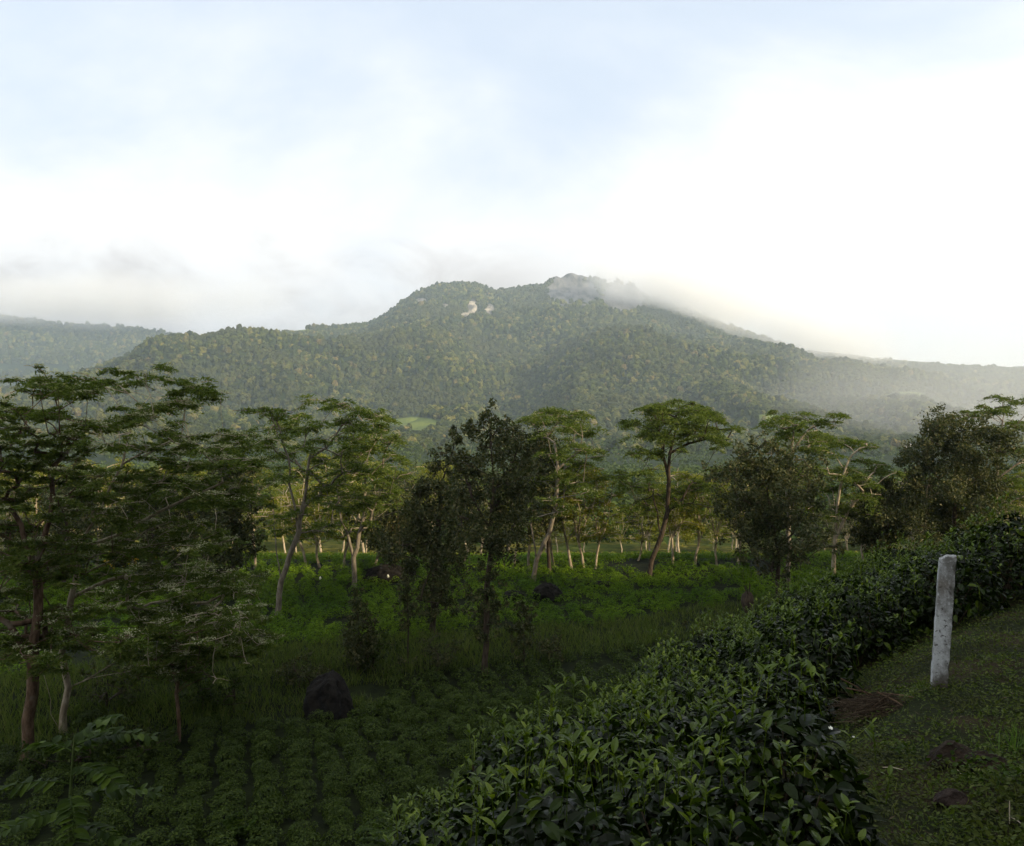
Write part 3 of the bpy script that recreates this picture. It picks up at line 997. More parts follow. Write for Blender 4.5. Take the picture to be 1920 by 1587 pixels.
hero('silver_oak_tree', 'tree', 'dense dark rounded tree at the right, behind the hedge and the white post', (1786, 1080, 50),
     [[(1786, 1080), (1788, 1010), (1790, 940), (1794, 870), (1800, 810)], [(1790, 940), (1750, 890), (1730, 860)], [(1790, 940), (1830, 890), (1850, 850)]],
     [(1810, 790, 24), (1785, 800, 26), (1840, 805, 24), (1760, 815, 24), (1815, 825, 34), (1735, 835, 20), (1780, 840, 36), (1850, 840, 28), (1720, 865, 22), (1755, 870, 32), (1805, 870, 40), (1850, 880, 30), (1715, 900, 22),
      (1740, 910, 30), (1785, 915, 40), (1830, 920, 36), (1865, 915, 22), (1710, 945, 18), (1750, 950, 34), (1800, 955, 40), (1845, 955, 30), (1730, 985, 26), (1775, 990, 34), (1820, 990, 34), (1860, 985, 20), (1760, 1020, 26), (1800, 1025, 26)],
     45, .26, M_OAK, M_BARKD, 100, .23, 1.5, nsib=1, clear=.25, **OAK)
hero('silver_oak_tree', 'tree', 'lower bluish silver oak between the pale limbed albizia and the dark rounded tree', (1666, 1072, 60),
     [[(1666, 1072), (1668, 1010), (1664, 960), (1662, 925)]],
     [(1660, 915, 18), (1645, 930, 20), (1675, 930, 22), (1655, 950, 30), (1690, 955, 22), (1630, 965, 22), (1665, 980, 34), (1640, 1000, 26), (1690, 995, 24), (1660, 1020, 26), (1625, 1010, 18), (1680, 1035, 18)],
     46, .2, M_OAK, M_BARKD, 75, .26, 1.5, nsib=2, clear=.2, **OAK)
hero('silver_oak_tree', 'tree', 'smaller silver oak with dark foliage left of the central group, above the dark mound', (733, 1078),
     [[(733, 1078), (735, 1020), (738, 970), (742, 930)]],
     [(742, 925, 18), (728, 945, 22), (756, 950, 22), (740, 970, 28), (715, 985, 22), (765, 985, 24), (740, 1005, 28), (720, 1025, 22), (760, 1030, 22), (738, 1045, 18)],
     47, .18, M_OAK, M_BARKD, 70, .26, 1.4, nsib=2, clear=.2, **OAK)
hero('silver_oak_tree', 'tree', 'dark bushy tree at the right edge of the left hand thicket', (437, 1120),
     [[(437, 1120), (436, 1060), (440, 1000), (436, 940), (430, 890)]],
     [(430, 880, 22), (410, 905, 26), (450, 905, 24), (430, 930, 32), (400, 950, 28), (460, 945, 24), (430, 970, 34), (405, 1000, 30), (450, 1000, 26), (420, 1030, 30), (450, 1050, 22), (400, 1060, 26), (430, 1080, 22), (380, 1030, 26), (370, 985, 26)],
     48, .22, M_OAK, M_BARKD, 75, .26, 1.6, nsib=2, clear=.2, **OAK)
hero('silver_oak_tree', 'tree', 'dark bushy tree inside the left hand thicket, behind the two slender grey stems', (285, 1105),
     [[(285, 1105), (286, 1040), (290, 980), (288, 930)]],
     [(288, 905, 22), (262, 925, 26), (315, 925, 26), (288, 950, 32), (245, 960, 26), (335, 955, 26), (290, 985, 34), (255, 1000, 30), (325, 1000, 30), (290, 1030, 32), (250, 1045, 26), (330, 1045, 26), (285, 1070, 26)],
     49, .22, M_OAK, M_BARKD, 75, .26, 1.6, nsib=1, clear=.2, **OAK)
hero('silver_oak_tree', 'tree', 'dark bushy tree behind the thick reddish trunk at the left edge', (120, 1112),
     [[(120, 1112), (120, 1050), (124, 990), (120, 940)]],
     [(120, 915, 22), (95, 935, 26), (148, 935, 26), (120, 960, 32), (80, 970, 26), (165, 965, 26), (120, 995, 34), (88, 1010, 30), (155, 1010, 30), (120, 1040, 32), (85, 1055, 26), (160, 1055, 26), (30, 990, 28), (20, 1030, 30), (45, 1055, 28)],
     50, .22, M_OAK, M_BARKD, 75, .26, 1.6, nsib=1, clear=.2, **OAK)
# saplings in front of the central group
hero('young_silver_oak', 'tree', 'bushy conical dark sapling nearest the big black boulder', (672, 1262),
     [[(672, 1262), (671, 1200), (669, 1120)]],
     [(668, 1112, 11), (664, 1130, 14), (676, 1138, 16), (666, 1155, 20), (684, 1165, 18), (654, 1175, 18), (674, 1185, 24), (656, 1200, 20), (690, 1200, 20), (672, 1215, 26), (655, 1230, 20), (690, 1235, 20), (672, 1248, 20)],
     51, .07, M_OAK, M_BARKD, 130, .17, .4, nsib=1, clear=.02, r_min=.01, **OAK)
hero('young_silver_oak', 'tree', 'thin sapling with bare stem and narrow upper crown, left of the central oaks', (766, 1246),
     [[(766, 1246), (766, 1180), (763, 1090)]],
     [(762, 1085, 10), (758, 1100, 14), (768, 1108, 14), (760, 1125, 18), (772, 1135, 15), (755, 1145, 15), (765, 1160, 18), (764, 1178, 11)],
     52, .06, M_OAK, M_BARKD, 130, .17, .35, nsib=1, clear=.3, r_min=.01, **OAK)
hero('young_silver_oak', 'tree', 'short conical sapling right of the tallest central oak, in the tall grass', (982, 1252),
     [[(982, 1252), (982, 1200), (980, 1135)]],
     [(980, 1130, 10), (976, 1145, 13), (986, 1150, 14), (978, 1165, 18), (990, 1172, 15), (970, 1180, 15), (982, 1190, 19), (974, 1205, 14), (990, 1208, 13), (980, 1225, 12)],
     53, .06, M_OAK, M_BARKD, 130, .17, .35, nsib=1, clear=.05, r_min=.01, **OAK)


# ---- the belt of sunlit trees behind the field
def belt_tree(base, Ht, Rc, seed, kind, label, group, lean=0.0, bark=None):
    rng = np.random.default_rng(seed)
    b = np.asarray(base, float)
    fork = .20 + .14 * rng.random()
    top = b + [lean * Ht, rng.normal() * .3, Ht]
    f = b + (top - b) * fork + [rng.normal() * .3, rng.normal() * .3, 0]
    stems = [[b - [0, 0, .2], b + (f - b) * .5 + [rng.normal() * .12, 0, 0], f, f + (top - f) * .5 + rng.normal(size=3) * .4, top - [0, 0, .8]]]
    a0 = rng.uniform(0, 6.28); nl = int(rng.integers(3, 6))
    for k in range(nl):
        a = a0 + 6.28 * k / nl + rng.normal() * .3
        e = f + np.array([math.cos(a) * Rc * rng.uniform(.4, .7), math.sin(a) * Rc * .55, Ht * (1 - fork) * rng.uniform(.4, .8)])
        stems.append([f, (f + e) / 2 + [0, 0, .5] + rng.normal(size=3) * .25, e])
    n = 25 if kind == 'albizia' else 26
    tt = rng.random(n) ** .8
    z = b[2] + Ht * (.32 + .68 * tt)
    rr = Rc * np.sqrt(rng.random(n)) * (.55 + .45 * np.sin(np.pi * np.clip(tt * .8 + .15, 0, 1)))
    a = rng.uniform(0, 6.283, n)
    cx_ = b[0] + lean * (z - b[2]); cy_ = np.full(n, b[1])
    pads = np.stack([cx_ + rr * np.cos(a), cy_ + rr * np.sin(a), z, rng.uniform(.65, 1.2, n) * Rc / 3.2], 1)
    if kind == 'albizia':
        return make_tree('albizia_tree', 'tree', label, b, stems, pads, seed, .14 * Ht / 11, M_ALBLIT, bark or M_BARKP, 62, .30, True, group, r_min=.03, clear=fork, tilt=1.0, thick=.26)
    return make_tree('silver_oak_tree', 'tree', label, b, stems, pads, seed, .17 * Ht / 11, M_OAK, bark or M_BARK, 38, .34, False, group, templ=LEAF_V, r_min=.03, clear=.2, sub=6)


BELT = [(478, 1088, 880, -.02, 'albizia', 'white footed slim tree in the sunlit belt, left of the leaning pale trunk'),
        (572, 1083, 890, .0, 'albizia', None), (600, 1080, 900, .05, 'albizia', 'sunlit tree with many fanned pale limbs, behind the leaning pale trunk'),
        (645, 1072, 880, .02, 'albizia', None), (700, 1080, 900, .0, 'silver oak', None), (868, 1062, 900, .06, 'albizia', 'small sunlit tree with a bright forked trunk above the dark mound'),
        (962, 1066, 900, .0, 'albizia', None), (993, 1072, 880, -.03, 'albizia', None), (1040, 1064, 890, .0, 'albizia', None), (1072, 1068, 880, .02, 'albizia', None),
        (1116, 1081, 885, .10, 'albizia', 'tree with sunlit low forked trunk, between the central oaks and the umbrella topped albizia'),
        (1095, 1075, 900, -.05, 'albizia', None), (1195, 1052, 940, .0, 'albizia', 'small far tree with forked trunk on the bright meadow'),
        (1262, 1066, 900, .0, 'albizia', None), (1303, 1080, 880, -.02, 'albizia', 'tree with several thin pale limbs right of the umbrella topped albizia'),
        (1344, 1084, 900, .03, 'albizia', None), (1383, 1086, 910, .0, 'albizia', 'slim tree with the brightest white trunk in the belt, left of the broad oak'),
        (1420, 1070, 900, .0, 'silver oak', None), (1500, 1066, 900, .0, 'albizia', None), (1620, 1060, 900, .0, 'albizia', None),
        (1700, 1048, 900, .0, 'albizia', None), (1740, 1050, 900, .0, 'silver oak', None), (180, 1090, 880, .06, 'albizia', None), (250, 1085, 900, .0, 'albizia', None),
        (330, 1090, 880, .0, 'albizia', None), (80, 1090, 880, .0, 'albizia', None), (20, 1080, 880, .0, 'albizia', None), (1850, 1050, 890, .0, 'silver oak', None),
        (1900, 1050, 880, .0, 'albizia', None), (395, 1075, 900, .0, 'albizia', None)]
for i, (bx, by, ty, lean, kind, lab) in enumerate(BELT):
    b = hit(bx, by, 66)
    Ht = (CY - (ty + R0.uniform(-25, 20))) / F * b[1] - b[2]
    belt_tree(b, Ht, Ht * R0.uniform(.27, .36), 200 + i, kind, lab or 'pale trunked %s in the sunlit belt of trees behind the tea field' % kind,
              'trees in the sunlit belt' if lab else 'pale trunked %ss of the belt' % kind, lean)
# further trees behind the belt
k = 0
for i in range(50):
    y = R0.uniform(100, 185); a = R0.uniform(-.66, .66)
    if abs(a * F + CX - 1180) < 60 and y < 140: continue
    b = np.array([a * y, y, float(H(a * y, y))])
    Ht = R0.uniform(9, 15)
    kind = 'silver oak' if R0.random() < .25 else 'albizia'
    belt_tree(b, Ht, Ht * R0.uniform(.28, .38), 300 + i, kind, 'distant %s among the trees beyond the sunlit belt' % kind, 'distant %ss beyond the belt' % kind, R0.normal() * .03)


# ------------------------------------------------------------------ tea fields
def tea_dome(m, size, rng, r=.60, h=.55, mat_templ=LEAF_V, up=.35):
    d = nrm(rng.normal(size=(m, 3))); d[:, 2] = np.abs(d[:, 2])
    lob = nrm(rng.normal(size=(6, 3)) + [0, 0, .4])
    rr = .72 + .46 * np.maximum(d @ lob.T, 0).max(1, keepdims=True) ** 7 - .20 * rng.random((m, 1))
    p = d * rr * [r, r, h] + [0, 0, .12]
    p[:, 2] = np.minimum(p[:, 2], h * .86 + .12 + .07 * rng.random(m))
    N = d * [.8, .8, 1] + rng.normal(size=(m, 3)) * .5 + [0, 0, up]
    return scatter(mat_templ - [0, .3, 0], LEAF_F, p, frames(N, rng), size * rng.uniform(.7, 1.3, m))


def hedge_edge(px):   # left outline of the near hedge in the photo: nothing of the fields shows below it
    return np.interp(px, [760, 820, 1080, 1290, 1390, 1640, 1920], [1587, 1480, 1350, 1230, 1180, 1060, 990])


rng = np.random.default_rng(77)
bush = []
ca, sa = math.cos(-.255), math.sin(-.255)
for i in range(-110, 111):
    for j in range(-30, 190):
        gx = i * 1.14 + .08 * rng.normal(); gy = 18 + j * .94 + .13 * rng.normal() + .5 * (i % 2)
        x = gx * ca + gy * sa - 4; y = gy * ca - gx * sa
        x += 1.6 * float(fbm(gx / 13 + 2, gy / 13, 2)); y += 1.6 * float(fbm(gx / 13 + 9, gy / 13 + 4, 2))
        if not (22 < y < 100 + 3 * vn(x / 9, 3.3)) or (y > 74 + 4 * vn(x / 9, 3.3) and (rng.random() < .35 or vn(x / 7, y / 7) > .12)) or abs(x / y) > .76: continue
        m = y - .38 * x                       # grassy bank between the two fields
        bw = 2.4 + 1.2 * vn(x / 6, 8.8)
        if abs(m - 44.5 - 1.2 * vn(x / 8, 1.1)) < bw: continue
        if m < 45 and x < -5.5 and y > 33 + .35 * (x + 14) and rng.random() < .9: continue      # rough grass at the left
        if m > 45 and vn(x / 5 + 3, y / 3) > .30: continue
        if rng.random() < .035: continue
        u, v = uv_near(x, y)
        z = float(H(x, y))
        if z > -11.0: continue
        bush.append((x, y, z))
bush = np.array(bush)
bpx, bpy_ = proj(bush)
vis = (bpx > -20) & (bpx < 1940) & (bpy_ < hedge_edge(np.clip(bpx, 760, 1920)) + 10) & (bpy_ < 1620)
vis &= ~((bpx < 760) & (bpy_ > 1620))
dist = np.where(vis, bush[:, 1], 1e9)
order = np.argsort(dist)
single = order[:185]; single = single[dist[single] < 1e8]
rest = np.setdiff1d(np.arange(len(bush)), single)
protos = []
for k in range(7):
    rr = np.random.default_rng(500 + k)
    protos.append(mesh_from('tea_bush', *[x if n == 0 else [x] for n, x in enumerate(tea_dome(820, .092, rr))], M_FIELD))
for n, i in enumerate(single):
    o = obj('tea_bush', protos[n % 7])
    o.location = bush[i] - [0, 0, .04]
    o.rotation_euler = (0, 0, rng.uniform(0, 6.28))
    s = rng.uniform(.84, 1.12)
    o.scale = (s, s * rng.uniform(.85, 1.2), s * rng.uniform(.75, 1.2))
    tag(o, 'dark rounded tea bush in the planted rows of the lower field', 'tea bush', 'tea bushes in the rows of the lower field')
lowacc, upacc = Acc(), Acc()
for i in rest:
    x, y, z = bush[i]
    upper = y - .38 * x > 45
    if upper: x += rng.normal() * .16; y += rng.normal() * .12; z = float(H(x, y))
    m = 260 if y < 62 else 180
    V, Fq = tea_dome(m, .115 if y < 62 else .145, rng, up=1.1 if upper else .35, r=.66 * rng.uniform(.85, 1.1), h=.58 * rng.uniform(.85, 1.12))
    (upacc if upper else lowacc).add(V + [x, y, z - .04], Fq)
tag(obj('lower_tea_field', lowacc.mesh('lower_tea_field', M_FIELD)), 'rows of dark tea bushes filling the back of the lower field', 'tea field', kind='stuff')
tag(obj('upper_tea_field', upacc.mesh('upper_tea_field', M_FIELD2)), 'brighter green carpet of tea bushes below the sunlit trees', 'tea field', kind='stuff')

# rough grass: the bank between the fields, the hollow at the left, the sunlit meadow
BL = np.array([[-.018, 0, 0], [.018, 0, 0], [.012, .5, .06], [-.012, .5, .06]], float)


def blades(P, hgt, rng, wide=1.0, lean=.35):
    n = len(P)
    up = np.array([0, 0, 1.0]) + rng.normal(size=(n, 3)) * [lean, lean, .1]
    side = nrm(np.cross(up, rng.normal(size=(n, 3))))
    up = nrm(up)
    h = hgt * rng.uniform(.6, 1.25, n)[:, None]
    wv = side * wide * rng.uniform(.7, 1.3, n)[:, None]
    bend = rng.normal(size=(n, 3)) * [.22, .22, 0] * h
    a = P - wv; b = P + wv
    c = P + up * h * .55 + wv * .75; d = P + up * h * .55 - wv * .75
    t = P + up * h + bend
    V = np.stack([a, b, c, d, t], 1).reshape(-1, 3)
    k = np.arange(n)[:, None] * 5
    return V, k + np.array([[0, 1, 2, 3]]), k + np.array([[3, 2, 4]])


def on_ground(x, y, dz=-.03):
    return np.stack([x, y, H(x, y) + dz], 1)


acc = Acc()
N = 150000
y = rng.uniform(27, 62, N); x = rng.uniform(-.72, .60, N) * y
m = y - .38 * x
keep = (np.abs(m - 44.5 - 1.2 * vn(x / 8, y * 0 + 1.1)) < 2.6 + 1.2 * vn(x / 6, y * 0 + 8.8))
keep |= (m < 45) & (x < -5.5) & (y > 33 + .35 * (x + 14)) & (fbm(x / 2.2, y / 2.2, 2) > -.25)
keep &= rng.random(N) < .9
P = on_ground(x[keep], y[keep])
hh = .58 + .5 * fbm(P[:, 0] / 2.5, P[:, 1] / 2.5, 3)
V, F4, F3 = blades(P, np.clip(hh, .22, 1.2)[:, None], rng, .015)
acc.V.append(V); acc.F4.append(F4); acc.F3.append(F3); acc.n += len(V)
tag(obj('rough_grass', acc.mesh('rough_grass', M_GRASS)), 'band of tall rough grass between the lower and upper tea fields', 'grass', kind='stuff')
acc = Acc()
N = 30000
y = rng.uniform(71, 130, N); x = rng.uniform(-.72, .72, N) * y
P = on_ground(x, y)
V, F4, F3 = blades(P, np.full((N, 1), .55), rng, .06)
acc.V.append(V); acc.F4.append(F4); acc.F3.append(F3); acc.n += len(V)
m, t, out = None, None, None
M_MEADOW = leaf_mat('meadow_blade', [(0, (.05, .075, .012)), (.6, (.085, .105, .018)), (1, (.15, .14, .035))], .6, .2, .3)
tag(obj('meadow_grass', acc.mesh('meadow_grass', M_MEADOW)), 'sunlit yellow green meadow grass under the belt of trees', 'grass', kind='stuff')


acc = Acc()
for i in range(1500):
    y = 74 + 120 * rng.random() ** 1.3; x = rng.uniform(-.72, .72) * y
    if fbm(x / 11, y / 11, 2) < -.12: continue
    s = rng.uniform(.7, 1.9)
    V, Fq = tea_dome(70, .30, rng, r=.75 * s, h=.50 * s)
    acc.add(V + on_ground(np.array([x]), np.array([y]))[0], Fq)
tag(obj('undergrowth', acc.mesh('undergrowth', M_ALBLIT)), 'sunlit bushes and undergrowth on the meadow among the belt trees', 'undergrowth', kind='stuff')


# ------------------------------------------------------------------ boulders, stump, small marks in the fields
def rock(name, label, cat, base, size, seed, mat, group=None, rz=0.0, sub=4, amp=.16):
    V, Fx = icos(sub)
    r = np.random.default_rng(seed)
    for k in range(7):                                   # flat chipped facets
        n = nrm(r.normal(size=3)); d = r.uniform(.62, .92)
        h = V @ n - d
        V = V - np.maximum(h, 0)[:, None] * n * .92
    V = V * (1 + amp * fbm(V[:, 0:1] * 2.3 + V[:, 2:3] + seed, V[:, 1:2] * 2.3 - V[:, 2:3], 4) + .10 * fbm(V[:, 0:1] * 6 - V[:, 2:3] * 4, V[:, 1:2] * 6 + V[:, 2:3] * 5, 3))
    V[:, :2] *= (1 - .28 * np.clip(V[:, 2:3], -1, 1)) 
    V = V * np.asarray(size) + [0, 0, size[2] * .35]
    o = obj(name, mesh_from(name, V, [Fx], mat, False))
    o.location = base; o.rotation_euler = (0, 0, rz)
    tag(o, label, cat, group)
    return o


b = hit(600, 1346)
rock('boulder', 'big black boulder beside the rows of the lower tea field', 'boulder', b + [.1, .4, -.2], (1.2, 1.0, 1.65), 4, M_BOULDER, rz=.3)
b = hit(1026, 1124)
rock('boulder', 'dark grey pointed boulder in the upper tea field, below the pale leaning trunk', 'boulder', b, (1.15, .8, .85), 8, M_BOULDER)
b = hit(962, 1122)
rock('boulder', 'small low boulder left of the pointed grey one', 'boulder', b, (.85, .7, .42), 12, M_BOULDER)
b = hit(1130, 1098)
rock('boulder', 'flat dark rock half buried in tea, right of the pointed grey one', 'boulder', b, (1.2, .8, .3), 13, M_BOULDER)
b = hit(722, 1092)
rock('boulder', 'dark brown mound of rock under the small oak, left of the central trees', 'boulder', b + [0, 1.0, 0], (2.1, 1.2, .95), 16, M_BOULDER)
for (sx, sy, sz, lab) in ((705, 1084, .11, 'bright white stone in front of the dark brown mound'), (731, 1091, .09, 'whitish stone at the right foot of the dark brown mound'),
                          (606, 1095, .08, 'tiny pale stone in the tea between the two grey trunks')):
    b = hit(sx, sy)
    rock('white_stone', lab, 'stone', b + [0, -.9, .55], (sz, sz, sz * 1.5), int(sx), M_WHITE, sub=3)

# lopped trunk in the upper field, left of the broad oak
b = hit(1403, 1172)
root = empty('lopped_trunk', b)
tag(root, 'short lopped dark trunk with a swollen top and sprouting twigs, left of the broad oak', 'tree stump')
zz = np.array([-.1, .3, .8, 1.1, 1.45, 1.75, 1.95, 2.02])
V, Fq = tube(np.stack([.06 * np.sin(zz * 3), zz * 0, zz], 1), np.array([.24, .21, .24, .34, .40, .36, .22, .03]), 10)
V = V * (1 + .12 * fbm(V[:, 0:1] * 5 + V[:, 2:3] * 3, V[:, 1:2] * 5, 3))
a = Acc().add(V, Fq)
rr = np.random.default_rng(9)
tips = []
for kk in range(7):
    e = np.array([rr.normal() * .45, rr.normal() * .45, 2.5 + rr.random() * 1.1])
    a.add(*tube(np.array([[0, 0, 1.6], [e[0] * .5, e[1] * .5, 2.2], e]), np.array([.035, .025, .012]), 5)); tips.append([*e, .42])
obj('trunk', a.mesh('trunk', M_BARKD, smooth=True), root)
obj('sprouts', leaf_pads(np.array(tips), rr, 110, .17, False, LEAF_V).mesh('sprouts', M_FIELD2), root)

# shrubs in the tall grass
for i, (sx, sy, w_, h_, lab) in enumerate(((820, 1262, 1.3, 1.5, 'round dark shrub in the tall grass below the two central oaks'), (700, 1256, .9, 1.9, 'ragged upright shrub right of the bushy conical sapling'),
                                           (1035, 1240, 1.0, 1.2, 'low grey green shrub right of the short conical sapling'), (440, 1330, 1.5, 1.4, 'broad low shrub in the grassy hollow left of the big black boulder'),
                                           (560, 1290, 1.3, 1.2, 'low shrub behind the big black boulder'), (380, 1330, 1.1, 1.5, 'dark shrub right of the bare brown lower trunk'),
                                           (200, 1330, 1.6, 1.8, 'leafy shrub between the grey stems and the bare brown trunk'), (260, 1420, 1.4, 1.0, 'spreading low shrub in front of the bare brown trunk'),
                                           (1330, 1210, 1.3, 1.3, 'wispy shrub at the end of the grass band beside the hedge'), (150, 1440, 1.7, 1.1, 'low dark shrub at the foot of the thick reddish trunk'))):
    b = hit(sx, sy)
    rr = np.random.default_rng(800 + i)
    n = 16
    pads = np.stack([b[0] + rr.normal(size=n) * w_ * .45, b[1] + rr.normal(size=n) * w_ * .45, b[2] + h_ * (.25 + .75 * rr.random(n)), rr.uniform(.3, .5, n)], 1)
    make_tree('shrub', 'shrub', lab, b, [[b - [0, 0, .1], b + [0, 0, h_ * .4]]], pads, 800 + i, .05, M_FIELD if i % 2 else M_OAK, M_BARKD, 110, .15, False, None, LEAF_V, .008, .05)

b = hit(235, 1070)
rr = np.random.default_rng(88)
n = 16
pads = np.stack([b[0] + rr.normal(size=n) * 1.0, b[1] + rr.normal(size=n) * .6, b[2] + 1.2 * (.3 + .7 * rr.random(n)), rr.uniform(.3, .5, n)], 1)
M_YEL = leaf_mat('yellow_flower', [(0, (.20, .17, .02)), (.5, (.50, .33, .02)), (1, (.65, .42, .03))], .6, .1, .3)
make_tree('flowering_shrub', 'shrub', 'sunlit shrub with yellow orange flowers behind the left hand trees', b, [[b - [0, 0, .1], b + [0, 0, .5]]], pads, 88, .05, M_YEL, M_BARKD, 90, .16, False, None, LEAF_V, .01, .05)

# two small white roofed houses far off on the valley floor
for i, (hx_, hy_, s_, lab) in enumerate(((1598, 792, 6.0, 'tiny far house with a pale roof at the mountain foot, left one of two'), (1703, 833, 2.6, 'tiny far house with white walls in the valley wood at the right'))):
    p = hit(hx_, hy_ + 3, 500) if i == 0 else P3(hx_, hy_, 640)
    root = empty('house', p - ([0, 0, s_ * .55] if i else [0, 0, -6]))
    tag(root, lab, 'house')
    m_w = leaf_mat('lime_wash', [(0, (.42, .40, .36)), (1, (.45, .43, .38))], .9, .1, 0)
    m_r = leaf_mat('sheet_roof', [(0, (.32, .32, .31)), (1, (.36, .36, .34))], .5, .3, 0)
    L, Wd, hh_ = s_ * .8, s_ * .5, s_ * .30
    v = np.array([[-L, -Wd, -1.5], [L, -Wd, -1.5], [L, Wd, -1.5], [-L, Wd, -1.5], [-L, -Wd, hh_], [L, -Wd, hh_], [L, Wd, hh_], [-L, Wd, hh_]])
    obj('wall', mesh_from('wall', v, [[[0, 1, 5, 4], [1, 2, 6, 5], [2, 3, 7, 6], [3, 0, 4, 7]]], m_w), root)
    e, r_ = 1.08, hh_ + .02
    v = np.array([[-L * e, -Wd * e, r_], [L * e, -Wd * e, r_], [L * e, 0, r_ + Wd * .6], [-L * e, 0, r_ + Wd * .6], [-L * e, Wd * e, r_], [L * e, Wd * e, r_]])
    obj('roof', mesh_from('roof', v, [[[0, 1, 2, 3], [3, 2, 5, 4]]], m_r), root)

# ------------------------------------------------------------------ the near hedge of tea
def tea_bush_proto(seed, m=680, r=.44, h=.72):
    rr = np.random.default_rng(seed)
    d = nrm(rr.normal(size=(m, 3))); d[:, 2] = np.abs(d[:, 2]) * .9 + .02 * rr.random(m)
    lob = nrm(rr.normal(size=(7, 3)) + [0, 0, .5])
    k = .76 + .34 * np.maximum(d @ lob.T, 0).max(1, keepdims=True) ** 5 - .22 * rr.random((m, 1)) ** 1.5
    p = d * k * [r, r, h * .85] + [0, 0, .16]
    N = d * .7 + rr.normal(size=(m, 3)) * .55 + [0, 0, .5]
    fwd = d * [1, 1, .2] + rr.normal(size=(m, 3)) * .6
    fol = Acc().add(*scatter(TEA_V - [0, .1, 0], TEA_F, p, frames(N, rr, fwd), rr.uniform(.040, .088, m)))
    # upright shoots on top
    ns = 30
    sh = Acc()
    d2 = nrm(rr.normal(size=(ns, 3))); d2[:, 2] = np.abs(d2[:, 2]) + .35; d2 = nrm(d2)
    q = d2 * [r, r, h * .85] * .98 + [0, 0, .17]
    for c in q:
        top = c + [rr.normal() * .02, rr.normal() * .02, rr.uniform(.03, .10)]
        sh.add(*tube(np.array([c - [0, 0, .06], top]), np.array([.0022, .0015]), 4))
        kk = int(rr.integers(2, 5)); a0 = rr.uniform(0, 6.28)
        for j in range(kk):
            a = a0 + j * 2.4
            f = np.array([math.cos(a), math.sin(a), rr.uniform(.5, 1.8)])
            n = np.array([-math.cos(a), -math.sin(a), .9])
            sh.add(*scatter(TEA_V * [.8, 1, .8], TEA_F, (top - [0, 0, .012 * j])[None], frames(n[None], rr, f[None]), np.array([rr.uniform(.03, .065)])))
    st = Acc()
    for j in range(15):
        a = rr.uniform(0, 6.28); e = np.array([math.cos(a) * r * .5, math.sin(a) * r * .5, h * rr.uniform(.5, .8)])
        st.add(*tube(np.array([[e[0] * .12, e[1] * .12, -.06], e * [.5, .5, .5] + rr.normal(size=3) * .03, e]), np.array([.009, .006, .003]), 5))
    n_sh = sum(len(f) for f in sh.F4)
    fol.V += sh.V; fol.F4 += [f + fol.n for f in sh.F4]
    me = fol.mesh('foliage', M_TEA); me.materials.append(M_SHOOT)
    idx = np.zeros(len(me.polygons), np.int32); idx[-n_sh:] = 1
    me.polygons.foreach_set('material_index', idx)
    return me, st.mesh('stem', M_STEM, smooth=True)


HP = [tea_bush_proto(900 + k) for k in range(6)]
rng = np.random.default_rng(41)
HEDGE = [(750, 1590), (830, 1490), (1080, 1350), (1290, 1225), (1400, 1170), (1640, 1060), (1930, 985), (2150, 930), (2150, 1140), (1930, 1130), (1750, 1190), (1550, 1290), (1500, 1400), (1330, 1600), (1260, 1900), (640, 1900)]


def in_poly(px, py, poly):
    c = False
    n = len(poly)
    for i in range(n):
        x1, y1 = poly[i]; x2, y2 = poly[(i + 1) % n]
        if (y1 > py) != (y2 > py) and px < (x2 - x1) * (py - y1) / (y2 - y1) + x1: c = not c
    return c


hedge = []
for i in range(400):
    for j in range(3):
        pass
cand = []
for v in np.arange(-1.5, 16, .50):
    for u in np.arange(.0, 4.8, .50):
        q = N0 + NU * (u + rng.normal() * .10) + NV_ * (v + rng.normal() * .10)
        cand.append(q)
for q in cand:
    if q[1] < 1.8: continue
    z = float(H(q[0], q[1]))
    if z < -4.6: continue
    tpx, tpy = proj(np.array([q[0], q[1], z + .62]))
    bpx_, bpy2 = proj(np.array([q[0], q[1], z]))
    if tpy > 1290 and tpx + .40 * F / q[1] > np.interp(tpy, [1290, 1400, 1600, 1900], [1640, 1660, 1530, 1360]): continue
    if in_poly(tpx, tpy, HEDGE) and (in_poly(bpx_, bpy2, HEDGE) or bpy2 > 1600): hedge.append((q[0], q[1], z))
print('hedge bushes', len(hedge))
for n, (x, y, z) in enumerate(hedge):
    root = empty('tea_bush', (x, y, z), rng.uniform(0, 6.28))
    s = rng.uniform(.82, 1.18)
    root.scale = (s, s, s * rng.uniform(.72, 1.18))
    f, st = HP[n % 6]
    obj('foliage', f, root); obj('stem', st, root)
    tag(root, 'glossy leafed tea bush in the near hedge beside the grassy bank', 'tea bush', 'tea bushes of the near hedge')

